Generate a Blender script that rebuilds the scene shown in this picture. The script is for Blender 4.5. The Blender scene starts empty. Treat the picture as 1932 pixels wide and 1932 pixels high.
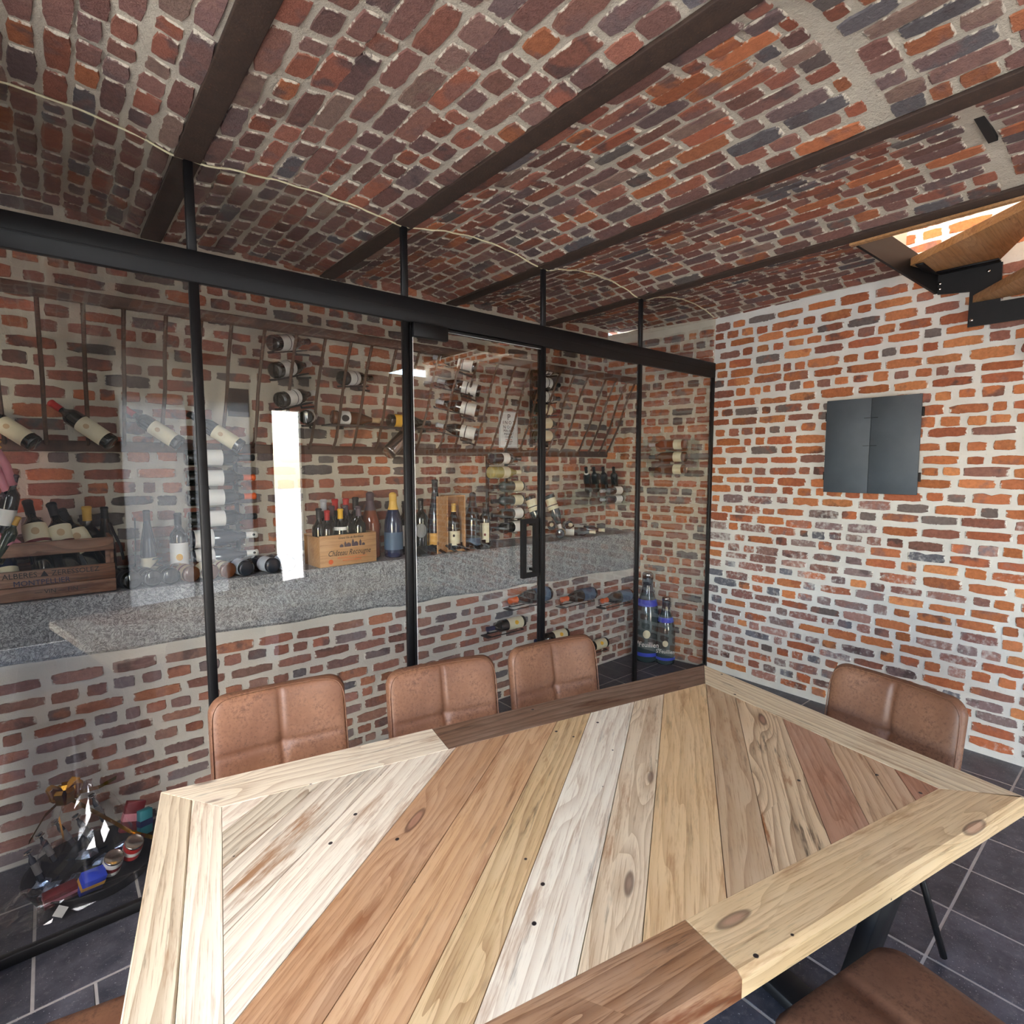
import bpy, bmesh, math, random
from mathutils import Vector, Matrix
random.seed(7)
R_ = random.Random(11)
sc = bpy.context.scene
COL = sc.collection
# ------------------------------------------------------------------ camera
cd = bpy.data.cameras.new('camera'); cam = bpy.data.objects.new('camera', cd); COL.objects.link(cam)
CAM = Vector((-0.4143, -2.391, 1.6613)); YAW, PIT, ROL, FPX = 0.6944, -0.0853, -0.0015, 1046.9
FW = Vector((math.sin(YAW)*math.cos(PIT), math.cos(YAW)*math.cos(PIT), math.sin(PIT)))
RT = Vector((math.cos(YAW), -math.sin(YAW), 0)); UP = RT.cross(FW)
RT, UP = RT*math.cos(ROL)+UP*math.sin(ROL), UP*math.cos(ROL)-RT*math.sin(ROL)
cam.matrix_world = Matrix(((RT.x, UP.x, -FW.x, CAM.x), (RT.y, UP.y, -FW.y, CAM.y), (RT.z, UP.z, -FW.z, CAM.z), (0, 0, 0, 1)))
cd.sensor_width = 36; cd.lens = FPX/1932*36; cd.clip_start = 0.02
sc.camera = cam
# ------------------------------------------------------------------ sky, lights, exposure
sc.view_settings.view_transform = 'Standard'; sc.view_settings.look = 'None'
sc.view_settings.gamma = 1; sc.view_settings.use_curve_mapping = False
sc.view_settings.exposure = 1.7
w = bpy.data.worlds.new('sky'); sc.world = w; w.use_nodes = True
nt = w.node_tree; bg = nt.nodes['Background']
sky = nt.nodes.new('ShaderNodeTexSky'); sky.sky_type = 'NISHITA'; sky.sun_disc = False
sky.sun_elevation = math.radians(38); sky.sun_rotation = math.radians(215); sky.air_density = 1.0; sky.dust_density = 1.0
nt.links.new(sky.outputs[0], bg.inputs[0]); bg.inputs[1].default_value = 1.0
def area(name, loc, rot, sx, sy, energy, col=(1, 1, 1), portal=False):
    l = bpy.data.lights.new(name, 'AREA'); l.shape = 'RECTANGLE'; l.size = sx; l.size_y = sy; l.energy = energy; l.color = col
    o = bpy.data.objects.new(name, l); o.location = loc; o.rotation_euler = rot; COL.objects.link(o)
    if portal: l.cycles.is_portal = True
    return o
area('sky_portal', (-2.66, -2.8, 1.15), (0, math.radians(-90), 0), 2.3, 2.4, 1, portal=True)
area('sky_portal', (-1.82, -2.9, 2.92), (0, 0, 0), 1.05, 2.0, 1, portal=True)
area('sky_portal', (0.75, -4.38, 1.3), (math.radians(90), 0, 0), 2.1, 2.0, 1, portal=True)
area('stairwell_sun_fill', (1.3, -2.4, 3.08), (0, math.radians(-90), 0), .14, 1.6, 55, (1.0, 0.86, 0.70))  # added hidden area light in place of sunlight in the stairwell
sl_ = bpy.data.lights.new('sun', 'SUN'); sl_.energy = 27; sl_.angle = math.radians(.6); sl_.color = (1, .97, .94)
so = bpy.data.objects.new('sun', sl_); so.rotation_euler = Vector((-.12, -.62, 1.0)).to_track_quat('Z', 'Y').to_euler(); COL.objects.link(so)
cy = sc.cycles
cy.adaptive_threshold = .02
cy.use_denoising = True
cy.max_bounces = 7; cy.diffuse_bounces = 4; cy.glossy_bounces = 3; cy.transmission_bounces = 4; cy.transparent_max_bounces = 12
cy.caustics_reflective = False; cy.caustics_refractive = False
cy.sample_clamp_indirect = 6
# ------------------------------------------------------------------ node helpers
def srgb(r, g, b): return tuple(((c/255)/12.92 if c/255 <= .04045 else ((c/255+.055)/1.055)**2.4) for c in (r, g, b))+(1,)
class N:
    def __init__(s, name):
        s.m = bpy.data.materials.new(name); s.m.use_nodes = True; s.t = s.m.node_tree; s.b = s.t.nodes['Principled BSDF']
    def n(s, typ, **k):
        x = s.t.nodes.new('ShaderNode'+typ)
        for a, v in k.items():
            if a.startswith('i_'): x.inputs[a[2:].replace('_', ' ')].default_value = v
            else: setattr(x, a, v)
        return x
    def l(s, a, b): s.t.links.new(a, b)
    def val(s, sock, v):
        if hasattr(v, 'is_linked') or hasattr(v, 'node'): s.l(v, sock)
        else: sock.default_value = v
    def math(s, op, a, b=None, c=None, clamp=False):
        x = s.n('Math', operation=op, use_clamp=clamp)
        for i, v in enumerate((a, b, c)):
            if v is not None: s.val(x.inputs[i], v)
        return x.outputs[0]
    def mix(s, f, a, b, mode='MIX'):
        x = s.n('Mix', data_type='RGBA', blend_type=mode)
        s.val(x.inputs[0], f); s.val(x.inputs[6], a); s.val(x.inputs[7], b)
        return x.outputs[2]
    def noise(s, vec, scale, detail=3, rough=.55, dist=0):
        x = s.n('TexNoise'); x.inputs['Scale'].default_value = scale; x.inputs['Detail'].default_value = detail
        x.inputs['Roughness'].default_value = rough; x.inputs['Distortion'].default_value = dist
        if vec is not None: s.l(vec, x.inputs['Vector'])
        return x.outputs[0]
    def ramp(s, f, stops, interp='LINEAR'):
        x = s.n('ValToRGB'); r = x.color_ramp; r.interpolation = interp
        while len(r.elements) < len(stops): r.elements.new(.5)
        for e, (p, c) in zip(r.elements, stops): e.position = p; e.color = c
        s.val(x.inputs[0], f); return x.outputs[0]
    def sm(s, v, a, b):
        x = s.n('MapRange', interpolation_type='SMOOTHSTEP'); s.val(x.inputs[0], v)
        x.inputs[1].default_value = a; x.inputs[2].default_value = b; return x.outputs[0]
    def map(s, vec, sc=(1, 1, 1), loc=(0, 0, 0)):
        x = s.n('Mapping'); s.l(vec, x.inputs[0]); x.inputs['Scale'].default_value = sc
        s.val(x.inputs['Location'], loc); return x.outputs[0]
    def bump(s, h, strength=.3, dist=.01):
        x = s.n('Bump'); x.inputs['Strength'].default_value = strength; x.inputs['Distance'].default_value = dist
        s.l(h, x.inputs['Height']); s.l(x.outputs[0], s.b.inputs['Normal'])
    def pos(s): return s.n('NewGeometry').outputs['Position']
    def ob(s): return s.n('TexCoord').outputs['Object']
    def set(s, col=None, rough=None, metal=None, **k):
        if col is not None: s.val(s.b.inputs['Base Color'], col)
        if rough is not None: s.val(s.b.inputs['Roughness'], rough)
        if metal is not None: s.val(s.b.inputs['Metallic'], metal)
        for a, v in k.items(): s.val(s.b.inputs[a.replace('_', ' ')], v)
        return s.m
def plain(name, rgb, rough=.5, metal=0, nscale=40, namt=.15, bump=0, **k):
    m = N(name); c = srgb(*rgb); f = m.noise(m.ob(), nscale, 3)
    d = tuple(x*(1-namt*1.6) for x in c[:3])+(1,); e = tuple(min(1, x*(1+namt)) for x in c[:3])+(1,)
    col = m.mix(f, d, e)
    if bump: m.bump(f, bump, .004)
    return m.set(col, rough, metal, **k)
def brick_mat(name, pal, mortar, smear=0.0, bumpk=.6):
    m = N(name); P = m.pos()
    rnd = m.math('FRACT', m.math('ADD', m.n('ObjectInfo').outputs['Random'], m.n('NewGeometry').outputs['Random Per Island']))
    k = len(pal); base = m.ramp(rnd, [(i/k, srgb(*c)) for i, c in enumerate(pal)], 'CONSTANT')
    r2 = m.math('FRACT', m.math('MULTIPLY', rnd, 31.7))
    r3 = m.math('FRACT', m.math('MULTIPLY', rnd, 83.1))
    alt = m.ramp(r3, [(0, srgb(*pal[0])), (.3, srgb(*pal[3])), (.55, srgb(82, 70, 70)), (.8, srgb(*pal[5 % k]))], 'CONSTANT')
    n1 = m.noise(P, 9, 3); n2 = m.noise(P, 55, 5, .65); n3 = m.noise(P, 190, 3, .6)
    col = m.mix(m.math('MULTIPLY', m.sm(n1, .5, .64), .75), base, alt)
    v = m.math('ADD', m.math('MULTIPLY', n2, .9), m.math('MULTIPLY_ADD', r2, .45, .28))
    hv = m.n('HueSaturation'); m.l(col, hv.inputs['Color']); m.l(v, hv.inputs['Value']); col = hv.outputs[0]
    pit = m.sm(n3, .36, .24); col = m.mix(m.math('MULTIPLY', pit, .55), col, srgb(45, 32, 30))
    buv = m.n('Attribute', attribute_name='buv').outputs['Vector']; sx = m.n('SeparateXYZ'); m.l(buv, sx.inputs[0])
    e = m.math('MAXIMUM', m.math('ABSOLUTE', sx.outputs[0]), m.math('ABSOLUTE', sx.outputs[1]))
    e = m.math('MULTIPLY_ADD', m.math('SUBTRACT', n2, .5), .5, m.math('MULTIPLY_ADD', m.math('SUBTRACT', m.noise(P, 24, 2), .5), .3, e))
    ed = m.sm(e, .9, .98)
    n4 = m.noise(P, 3.2, 4, .6); n5 = m.noise(P, 38, 4, .6)
    wz = m.sm(m.math('MULTIPLY_ADD', m.math('SUBTRACT', n4, .5), .30+.5*smear, n5), .74-smear*.36, .90-smear*.16)
    f = m.math('MAXIMUM', ed, m.math('MULTIPLY', wz, .5+.15*smear))
    col = m.mix(f, col, srgb(*mortar))
    m.bump(m.math('ADD', n2, m.math('MULTIPLY', n3, .5)), bumpk, .006)
    return m.set(col, .88)
def mortar_mat(name, rgb, coarse=.5):
    m = N(name); P = m.pos(); c = srgb(*rgb)
    a = m.noise(P, 6, 4); b = m.noise(P, 90, 5, .7); g = m.noise(P, 30, 3)
    col = m.mix(a, tuple(x*.78 for x in c[:3])+(1,), tuple(min(1, x*1.12) for x in c[:3])+(1,))
    col = m.mix(m.math('MULTIPLY', m.sm(b, .40, .27), .5), col, tuple(x*.45 for x in c[:3])+(1,))
    m.bump(m.math('MULTIPLY_ADD', g, .8, b), coarse, .012)
    return m.set(col, .95)
PAL_R = [(184, 112, 72), (192, 122, 80), (176, 102, 66), (164, 94, 66), (188, 116, 72), (142, 100, 88), (198, 130, 84), (170, 98, 68), (180, 110, 74), (112, 100, 96), (178, 108, 66), (152, 98, 82)]
PAL_C = [(124, 88, 80), (132, 92, 80), (148, 90, 70), (118, 88, 84), (140, 86, 70), (128, 96, 88), (160, 98, 66), (110, 90, 88), (98, 93, 95), (146, 94, 78), (122, 84, 76), (134, 108, 96)]
PAL_L = [(146, 102, 90), (134, 94, 84), (156, 104, 86), (128, 100, 96), (108, 104, 108), (160, 106, 82), (140, 108, 98), (148, 94, 78), (118, 104, 104), (152, 112, 98)]
PAL_B = [(152, 90, 68), (140, 86, 70), (168, 98, 64), (124, 86, 76), (160, 92, 68), (102, 88, 84), (146, 94, 78), (176, 106, 70), (132, 80, 66), (96, 88, 84)]
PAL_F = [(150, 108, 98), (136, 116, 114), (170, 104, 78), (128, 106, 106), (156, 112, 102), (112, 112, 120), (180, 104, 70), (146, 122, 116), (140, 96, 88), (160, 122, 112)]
M = {}
MO_R, MO_C, MO_L, MO_B = (222, 220, 214), (206, 196, 178), (204, 198, 188), (200, 190, 172)
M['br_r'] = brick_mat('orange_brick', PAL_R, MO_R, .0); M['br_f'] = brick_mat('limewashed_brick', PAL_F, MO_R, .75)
M['br_c'] = brick_mat('vault_brick', PAL_C, MO_C, .0, .9); M['br_l'] = brick_mat('low_wall_brick', PAL_L, MO_L, .25)
M['br_b'] = brick_mat('cellar_brick', PAL_B, MO_B, .05)
M['mo_r'] = mortar_mat('pale_mortar', MO_R, .25); M['mo_c'] = mortar_mat('coarse_mortar', MO_C, .9)
M['mo_l'] = mortar_mat('grey_mortar', MO_L, .4); M['mo_b'] = mortar_mat('beige_mortar', MO_B, .4)
M['steel'] = plain('black_steel', (17, 17, 19), .5, .0, 30, .25, Specular_IOR_Level=.35)
M['matt'] = plain('matt_black', (16, 16, 17), .7, 0)
m = N('rusty_beam'); P = m.pos(); f = m.noise(P, 22, 5, .7); g = m.noise(P, 120, 3)
col = m.mix(f, srgb(38, 30, 27), srgb(78, 58, 46)); col = m.mix(m.math('MULTIPLY', m.sm(g, .62, .75), .5), col, srgb(120, 84, 56)); m.bump(g, .3, .003)
M['beam'] = m.set(col, .75)
m = N('old_iron'); f = m.noise(m.pos(), 60, 4); M['iron'] = m.set(m.mix(f, srgb(48, 34, 26), srgb(104, 74, 52)), .7)
M['rail'] = plain('weathered_oak_rail', (84, 58, 44), .8, 0, 30, .4, .4)
M['plaster'] = plain('plaster', (205, 198, 186), .9, 0, 12, .06, .1)
M['white'] = plain('white_paint', (235, 236, 236), .6, 0, 10, .03)
# floor tile / grout
m = N('bluestone_tile'); P = m.pos(); a = m.noise(P, 9, 5, .65); b = m.noise(P, 160, 2)
a2 = m.noise(P, 38, 4, .7); col = m.mix(m.sm(a, .3, .7), srgb(46, 49, 58), srgb(84, 84, 93)); col = m.mix(m.math('MULTIPLY', m.sm(a2, .52, .75), .5), col, srgb(124, 118, 120)); col = m.mix(m.sm(b, .66, .74), col, srgb(165, 164, 168))
hs = m.n('HueSaturation'); m.l(col, hs.inputs['Color']); m.l(m.math('MULTIPLY_ADD', m.n('ObjectInfo').outputs['Random'], .4, .8), hs.inputs['Value'])
m.bump(a, .15, .004); M['tile'] = m.set(hs.outputs[0], m.math('MULTIPLY_ADD', a, .25, .3))
M['grout'] = plain('grout', (176, 172, 168), .9, 0, 50, .1)
# blue stone ledge with dark fossil veins
m = N('bluestone_ledge'); P = m.pos(); q = m.noise(P, 5, 4, .6)
vo = m.n('TexVoronoi', feature='DISTANCE_TO_EDGE'); vo.inputs['Scale'].default_value = 30
wv = m.n('Mix', data_type='VECTOR'); wv.inputs[0].default_value = .12
nz = m.n('TexNoise'); nz.inputs['Scale'].default_value = 11; nz.inputs['Detail'].default_value = 4; m.l(P, nz.inputs['Vector'])
m.l(P, wv.inputs[4]); m.l(nz.outputs['Color'], wv.inputs[5]); m.l(wv.outputs[1], vo.inputs['Vector'])
r2 = m.noise(P, 34, 5, .7, 2.2)
r3 = m.noise(P, 21, 6, .62, 3.5); vein = m.math('MULTIPLY', m.sm(m.math('ABSOLUTE', m.math('SUBTRACT', r3, .5)), .05, .01), 1.0); vein = m.math('MAXIMUM', vein, m.math('MULTIPLY', m.sm(vo.outputs['Distance'], .06, .0), .25))
col = m.mix(q, srgb(144, 147, 150), srgb(190, 189, 186)); col = m.mix(vein, col, srgb(80, 81, 87)); col = m.mix(m.math('MULTIPLY', m.sm(r2, .52, .40), .55), col, srgb(82, 82, 86))
m.bump(r2, .25, .006); M['ledge'] = m.set(col, .55)
# leather
m = N('brown_leather'); O = m.ob(); a = m.noise(O, 7, 4, .6); b = m.math('MULTIPLY_ADD', m.math('SUBTRACT', m.noise(O, 14, 5, .7), .5), .45, m.noise(O, 95, 6, .8)); c = m.noise(O, 300, 2)
col = m.mix(m.sm(a, .3, .7), srgb(110, 74, 54), srgb(136, 97, 73)); col = m.mix(m.math('MULTIPLY', m.sm(b, .46, .70), .72), col, srgb(76, 47, 35))
m.bump(m.math('ADD', b, m.math('MULTIPLY', c, .5)), .12, .002); M['leather'] = m.set(col, m.math('MULTIPLY_ADD', b, .25, .36))
# reclaimed planks: Object colour = tone, alpha = how grained / dirty
def wood(name, base=None, dark=None, fixed=.5):
    m = N(name); oi = m.n('ObjectInfo'); O = m.ob(); seed = m.math('MULTIPLY', oi.outputs['Random'], 91.0)
    cb = m.n('CombineXYZ'); m.l(seed, cb.inputs[0]); m.l(m.math('MULTIPLY', seed, .37), cb.inputs[1]); m.l(seed, cb.inputs[2])
    p = m.n('VectorMath', operation='ADD'); m.l(O, p.inputs[0]); m.l(cb.outputs[0], p.inputs[1]); p = p.outputs[0]
    vk = m.n('TexVoronoi'); m.l(m.map(p, (2.6, 10, 10)), vk.inputs['Vector']); vk.inputs['Scale'].default_value = 1.0; kd = vk.outputs['Distance']
    sp = m.n('SeparateColor'); m.l(vk.outputs['Color'], sp.inputs[0]); has = m.math('GREATER_THAN', sp.outputs[0], .50)
    swirl = m.math('MULTIPLY', m.math('MULTIPLY', m.sm(kd, .55, .0), has), 1.5)
    lo = m.noise(m.map(p, (.55, 5, 5)), 1.5, 2); sy = m.n('SeparateXYZ'); m.l(p, sy.inputs[0])
    ph = m.math('ADD', m.math('ADD', m.math('MULTIPLY', m.math('ADD', sy.outputs[1], sy.outputs[2]), 26), m.math('MULTIPLY', lo, 4.2)), swirl)
    ring = m.math('FRACT', m.math('MULTIPLY', ph, 1.35)); ring = m.math('MULTIPLY', ring, ring)
    fine = m.noise(m.map(p, (5, 150, 150)), 1.5, 4, .7); strk = m.noise(m.map(p, (3, 34, 34)), 1.3, 5, .7)
    blot = m.noise(m.map(p, (2.2, 7, 7)), 1.5, 4, .65)
    tone = m.mix(.06, oi.outputs['Color'], srgb(255, 246, 228)) if base is None else srgb(*base)
    al = oi.outputs['Alpha'] if base is None else fixed
    dk = m.mix(m.math('MULTIPLY', al, al) if base is None else fixed, m.mix(1.0, tone, srgb(192, 160, 130), 'MULTIPLY'), m.mix(1.0, tone, srgb(138, 108, 84), 'MULTIPLY')) if dark is None else srgb(*dark)
    lt = m.mix(.16, tone, srgb(248, 238, 216))
    col = m.mix(m.math('MULTIPLY', m.sm(blot, .35, .68), .6), tone, lt)
    col = m.mix(m.math('MULTIPLY', ring, m.math('MULTIPLY_ADD', al, .55, .12)), col, dk)
    col = m.mix(m.math('MULTIPLY', m.sm(fine, .50, .70), .55), col, dk); st_ = m.noise(m.map(p, (1.6, 10, 10)), 1.7, 5, .7); dk2 = m.mix(1.0, tone, srgb(168, 122, 84), 'MULTIPLY'); col = m.mix(m.math('MULTIPLY', m.sm(st_, .54, .68), m.math('MULTIPLY_ADD', al, .9, .05)), col, dk2)
    gry = m.math('MULTIPLY', m.math('MULTIPLY', m.sm(strk, .55, .70), m.sm(blot, .60, .42)), m.math('MULTIPLY_ADD', al, 1.0, -.08))
    col = m.mix(gry, col, srgb(66, 50, 38))
    kn = m.math('MULTIPLY', m.sm(kd, .12, .08), has); col = m.mix(m.math('MULTIPLY', kn, .7), col, srgb(156, 112, 92))
    kr = m.math('MULTIPLY', m.math('MULTIPLY', m.sm(kd, .155, .12), m.sm(kd, .07, .115)), has); col = m.mix(m.math('MULTIPLY', kr, .7), col, srgb(80, 48, 38))
    vn = m.n('TexVoronoi'); m.l(m.map(p, (13, 15, 15)), vn.inputs['Vector']); vn.inputs['Scale'].default_value = 1.0
    s2 = m.n('SeparateColor'); m.l(vn.outputs['Color'], s2.inputs[0])
    hole = m.math('MULTIPLY', m.sm(vn.outputs['Distance'], .085, .06), m.math('GREATER_THAN', s2.outputs[1], .66)); col = m.mix(hole, col, srgb(40, 32, 30))
    m.bump(m.math('ADD', m.math('MULTIPLY', fine, .4), m.math('MULTIPLY', ring, .3)), .12, .002)
    return m.set(col, m.math('MULTIPLY_ADD', fine, .2, .42))
M['plank'] = wood('reclaimed_pine')
M['crate'] = wood('pale_crate_wood', (196, 146, 92), (140, 92, 52), .3); M['oldcrate'] = wood('old_crate_wood', (128, 82, 54), (62, 40, 28), .8)
M['tread'] = wood('stair_oak', (176, 128, 78), (110, 74, 42), .4)
M['darkwood'] = plain('dark_stained_wood', (46, 32, 25), .4, 0, 26, .4)
# window glass: thin clear pane that also mirrors
def glass_mat(name, tint=(.98, .988, .984), ior=1.85):
    m = N(name); t = m.t; t.nodes.remove(m.b); out = t.nodes['Material Output']
    tr = m.n('BsdfTransparent'); tr.inputs[0].default_value = tint+(1,)
    gl = m.n('BsdfGlossy'); gl.inputs['Roughness'].default_value = 0.0; gl.inputs['Color'].default_value = (1, 1, 1, 1)
    fr = m.n('Fresnel'); fr.inputs[0].default_value = ior; mx = m.n('MixShader'); m.l(m.math('MULTIPLY', fr.outputs[0], m.math('SUBTRACT', 1.0, m.n('NewGeometry').outputs['Backfacing'])), mx.inputs[0])
    m.l(tr.outputs[0], mx.inputs[1]); m.l(gl.outputs[0], mx.inputs[2]); m.l(mx.outputs[0], out.inputs[0]); return m.m
M['glass'] = glass_mat('clear_glass'); M['acrylic'] = glass_mat('clear_acrylic', (.93, .96, .96), 1.6)
M['cello'] = glass_mat('cellophane', (.985, .988, .992), 1.6); M['cello'].node_tree.nodes['Glossy BSDF'].inputs['Roughness'].default_value = .12; M['pinkcello'] = glass_mat('pink_cellophane', (.93, .76, .82), 1.7)
m = N('sheer'); t = m.t; t.nodes.remove(m.b); tl = m.n('BsdfTranslucent'); tp = m.n('BsdfTransparent'); mx = m.n('MixShader'); mx.inputs[0].default_value = .94
tl.inputs[0].default_value = (.20, .205, .21, 1); m.l(tp.outputs[0], mx.inputs[1]); m.l(tl.outputs[0], mx.inputs[2]); m.l(mx.outputs[0], t.nodes['Material Output'].inputs[0]); M['sheer'] = m.m
def bglass(name, rgb, rough=.06): return plain(name, rgb, rough, 0, 5, .05, Coat_Weight=.6, Coat_Roughness=.03)
M['dark'] = bglass('dark_bottle_glass', (14, 18, 14)); M['green'] = bglass('green_bottle_glass', (34, 48, 30)); M['blue'] = bglass('blue_bottle', (26, 38, 66), .2)
M['amber'] = bglass('amber_bottle_glass', (92, 50, 22)); M['pale'] = bglass('pale_wine_glass', (170, 160, 96)); M['rose'] = bglass('copper_tinted_glass', (120, 62, 40)); M['tealglass'] = bglass('grey_green_glass', (44, 62, 64))
M['slate'] = bglass('slate_glass', (40, 48, 58))
M['chrome'] = plain('polished_metal', (196, 190, 184), .22, 1.0, 8, .1)
for k_, c_ in dict(cream=(222, 212, 180), lwhite=(232, 230, 224), lblue=(206, 214, 226), orange=(222, 96, 36), red=(176, 34, 30), gold=(216, 172, 82), yellow=(226, 172, 40), black=(18, 18, 20), navy=(24, 32, 72), purple=(78, 62, 70), silver=(188, 190, 196), ochre=(212, 158, 72), grey=(120, 118, 116), bluelab=(70, 92, 116), royal=(40, 66, 190), maroon=(110, 28, 34), pink=(204, 128, 140), teal=(40, 110, 120), tan=(190, 160, 120)).items():
    M['l_'+k_] = plain(k_+'_paper', c_, .55, 0, 30, .06)
M['goldfoil'] = plain('gold_foil', (214, 160, 60), .25, 1.0, 20, .2)
m = N('door_plate'); O = m.ob(); a = m.noise(O, 6, 4); M['plate'] = m.set(m.mix(a, srgb(64, 72, 80), srgb(88, 97, 106)), .62)
# ------------------------------------------------------------------ mesh helpers
def link(o, parent=None, **props):
    COL.objects.link(o)
    if parent is not None: o.parent = parent
    for k, v in props.items(): o[k] = v
    return o
def mobj(name, me, mat=None, parent=None, **props):
    if mat is not None and not me.materials: me.materials.append(mat)
    return link(bpy.data.objects.new(name, me), parent, **props)
def mesh(name, v, f, smooth=False):
    me = bpy.data.meshes.new(name); me.from_pydata([tuple(x) for x in v], [], f); me.update()
    if smooth: me.polygons.foreach_set('use_smooth', [True]*len(me.polygons))
    return me
def empty(name, loc=(0, 0, 0), rz=0, **props):
    o = bpy.data.objects.new(name, None); o.empty_display_size = .05; o.location = loc; o.rotation_euler = (0, 0, rz); return link(o, None, **props)
def thing(name, label, cat, loc=(0, 0, 0), rz=0, group=None):
    o = empty(name, loc, rz, label=label, category=cat)
    if group: o['group'] = group
    return o
class G:
    """collects verts / faces of ONE mesh"""
    def __init__(s): s.v = []; s.f = []; s.sm = []
    def add(s, v, f, smooth=False):
        k = len(s.v); s.v += [Vector(x) for x in v]; s.f += [tuple(i+k for i in q) for q in f]; s.sm += [smooth]*len(f); return s
    def box(s, a, b, mat=None):
        x0, y0, z0 = a; x1, y1, z1 = b
        v = [Vector(p) for p in ((x0, y0, z0), (x1, y0, z0), (x1, y1, z0), (x0, y1, z0), (x0, y0, z1), (x1, y0, z1), (x1, y1, z1), (x0, y1, z1))]
        if mat is not None: v = [mat @ p for p in v]
        return s.add(v, [(0, 3, 2, 1), (4, 5, 6, 7), (0, 1, 5, 4), (1, 2, 6, 5), (2, 3, 7, 6), (3, 0, 4, 7)])
    def tube(s, pts, r, n=8, caps=True):
        pts = [Vector(p) for p in pts]; rr = r if isinstance(r, (list, tuple)) else [r]*len(pts); v = []; f = []; up = None
        for i, p in enumerate(pts):
            d = (pts[min(i+1, len(pts)-1)]-pts[max(i-1, 0)]).normalized()
            if up is None: up = d.orthogonal().normalized()
            up = (up-d*up.dot(d)).normalized(); sd = d.cross(up)
            for k in range(n):
                a = 2*math.pi*k/n; v.append(p+(up*math.cos(a)+sd*math.sin(a))*rr[i])
        for i in range(len(pts)-1):
            for k in range(n): f.append((i*n+k, i*n+(k+1) % n, (i+1)*n+(k+1) % n, (i+1)*n+k))
        if caps: f += [tuple(range(n-1, -1, -1)), tuple((len(pts)-1)*n+k for k in range(n))]
        return s.add(v, f, True)
    def lathe(s, prof, n=20, a0=0, a1=2*math.pi, closed=True):
        v = []; f = []; full = abs(a1-a0-2*math.pi) < 1e-6; c = n if full else n+1
        for r, z in prof:
            for k in range(c):
                a = a0+(a1-a0)*k/n; v.append((r*math.cos(a), r*math.sin(a), z))
        for i in range(len(prof)-1):
            for k in range(n):
                k2 = (k+1) % c; f.append((i*c+k, i*c+k2, (i+1)*c+k2, (i+1)*c+k))
        if full and closed:
            f.append(tuple(range(c-1, -1, -1))); f.append(tuple((len(prof)-1)*c+k for k in range(c)))
        return s.add(v, f, True)
    def prism(s, poly, z0, z1, inset=0.0, drop=0.0):
        """convex polygon in xy extruded z0..z1; the top edge is eased by inset/drop"""
        n = len(poly); P = [Vector((p[0], p[1], 0)) for p in poly]
        c = sum(P, Vector())/n; top = []
        for i in range(n):
            a, b, d = P[i-1], P[i], P[(i+1) % n]; e1 = (b-a).normalized(); e2 = (d-b).normalized()
            n1 = Vector((-e1.y, e1.x, 0)); n2 = Vector((-e2.y, e2.x, 0)); bis = n1+n2; k = bis.length_squared
            top.append(b+bis*(2*inset/k if k > .05 else 0))
        v = [p+Vector((0, 0, z0)) for p in P]+[p+Vector((0, 0, z1-drop)) for p in P]
        f = [tuple(range(n-1, -1, -1))]+[(i, (i+1) % n, n+(i+1) % n, n+i) for i in range(n)]
        if inset:
            v += [p+Vector((0, 0, z1)) for p in top]; f += [(n+i, n+(i+1) % n, 2*n+(i+1) % n, 2*n+i) for i in range(n)]+[tuple(2*n+i for i in range(n))]
        else: f.append(tuple(n+i for i in range(n)))
        return s.add(v, f)
    def me(s, name='mesh'):
        m_ = mesh(name, s.v, s.f); m_.polygons.foreach_set('use_smooth', s.sm); return m_
    def obj(s, name, mat, parent=None, **p): return mobj(name, s.me(name), mat, parent, **p)
def bevelled(me, w=.004, seg=2):
    bm = bmesh.new(); bm.from_mesh(me); bmesh.ops.bevel(bm, geom=bm.edges[:], offset=w, segments=seg, affect='EDGES', profile=.6); bm.to_mesh(me); bm.free()
    me.polygons.foreach_set('use_smooth', [True]*len(me.polygons)); return me
def text(body, size, mat, parent, loc, rot, name='lettering', shear=0, align='CENTER', ext=.0004, sx=1):
    c = bpy.data.curves.new(name, 'FONT'); c.body = body; c.size = size; c.align_x = align; c.align_y = 'CENTER'; c.shear = shear; c.extrude = ext; c.resolution_u = 2
    c.materials.append(mat); to = bpy.data.objects.new(name, c); me = bpy.data.meshes.new_from_object(to); me.name = name; bpy.data.objects.remove(to); o = bpy.data.objects.new(name, me); link(o, parent); o.location = loc; o.rotation_euler = rot; o.scale.x = sx; return o
def visible(p, m=60):
    d = p-CAM; z = d.dot(FW)
    if z < .1: return 0
    u = 966+FPX*d.dot(RT)/z; v = 966-FPX*d.dot(UP)/z
    return (-m < u < 1932+m and -m < v < 1932+m) and 1/(z*z) or 0
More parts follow.
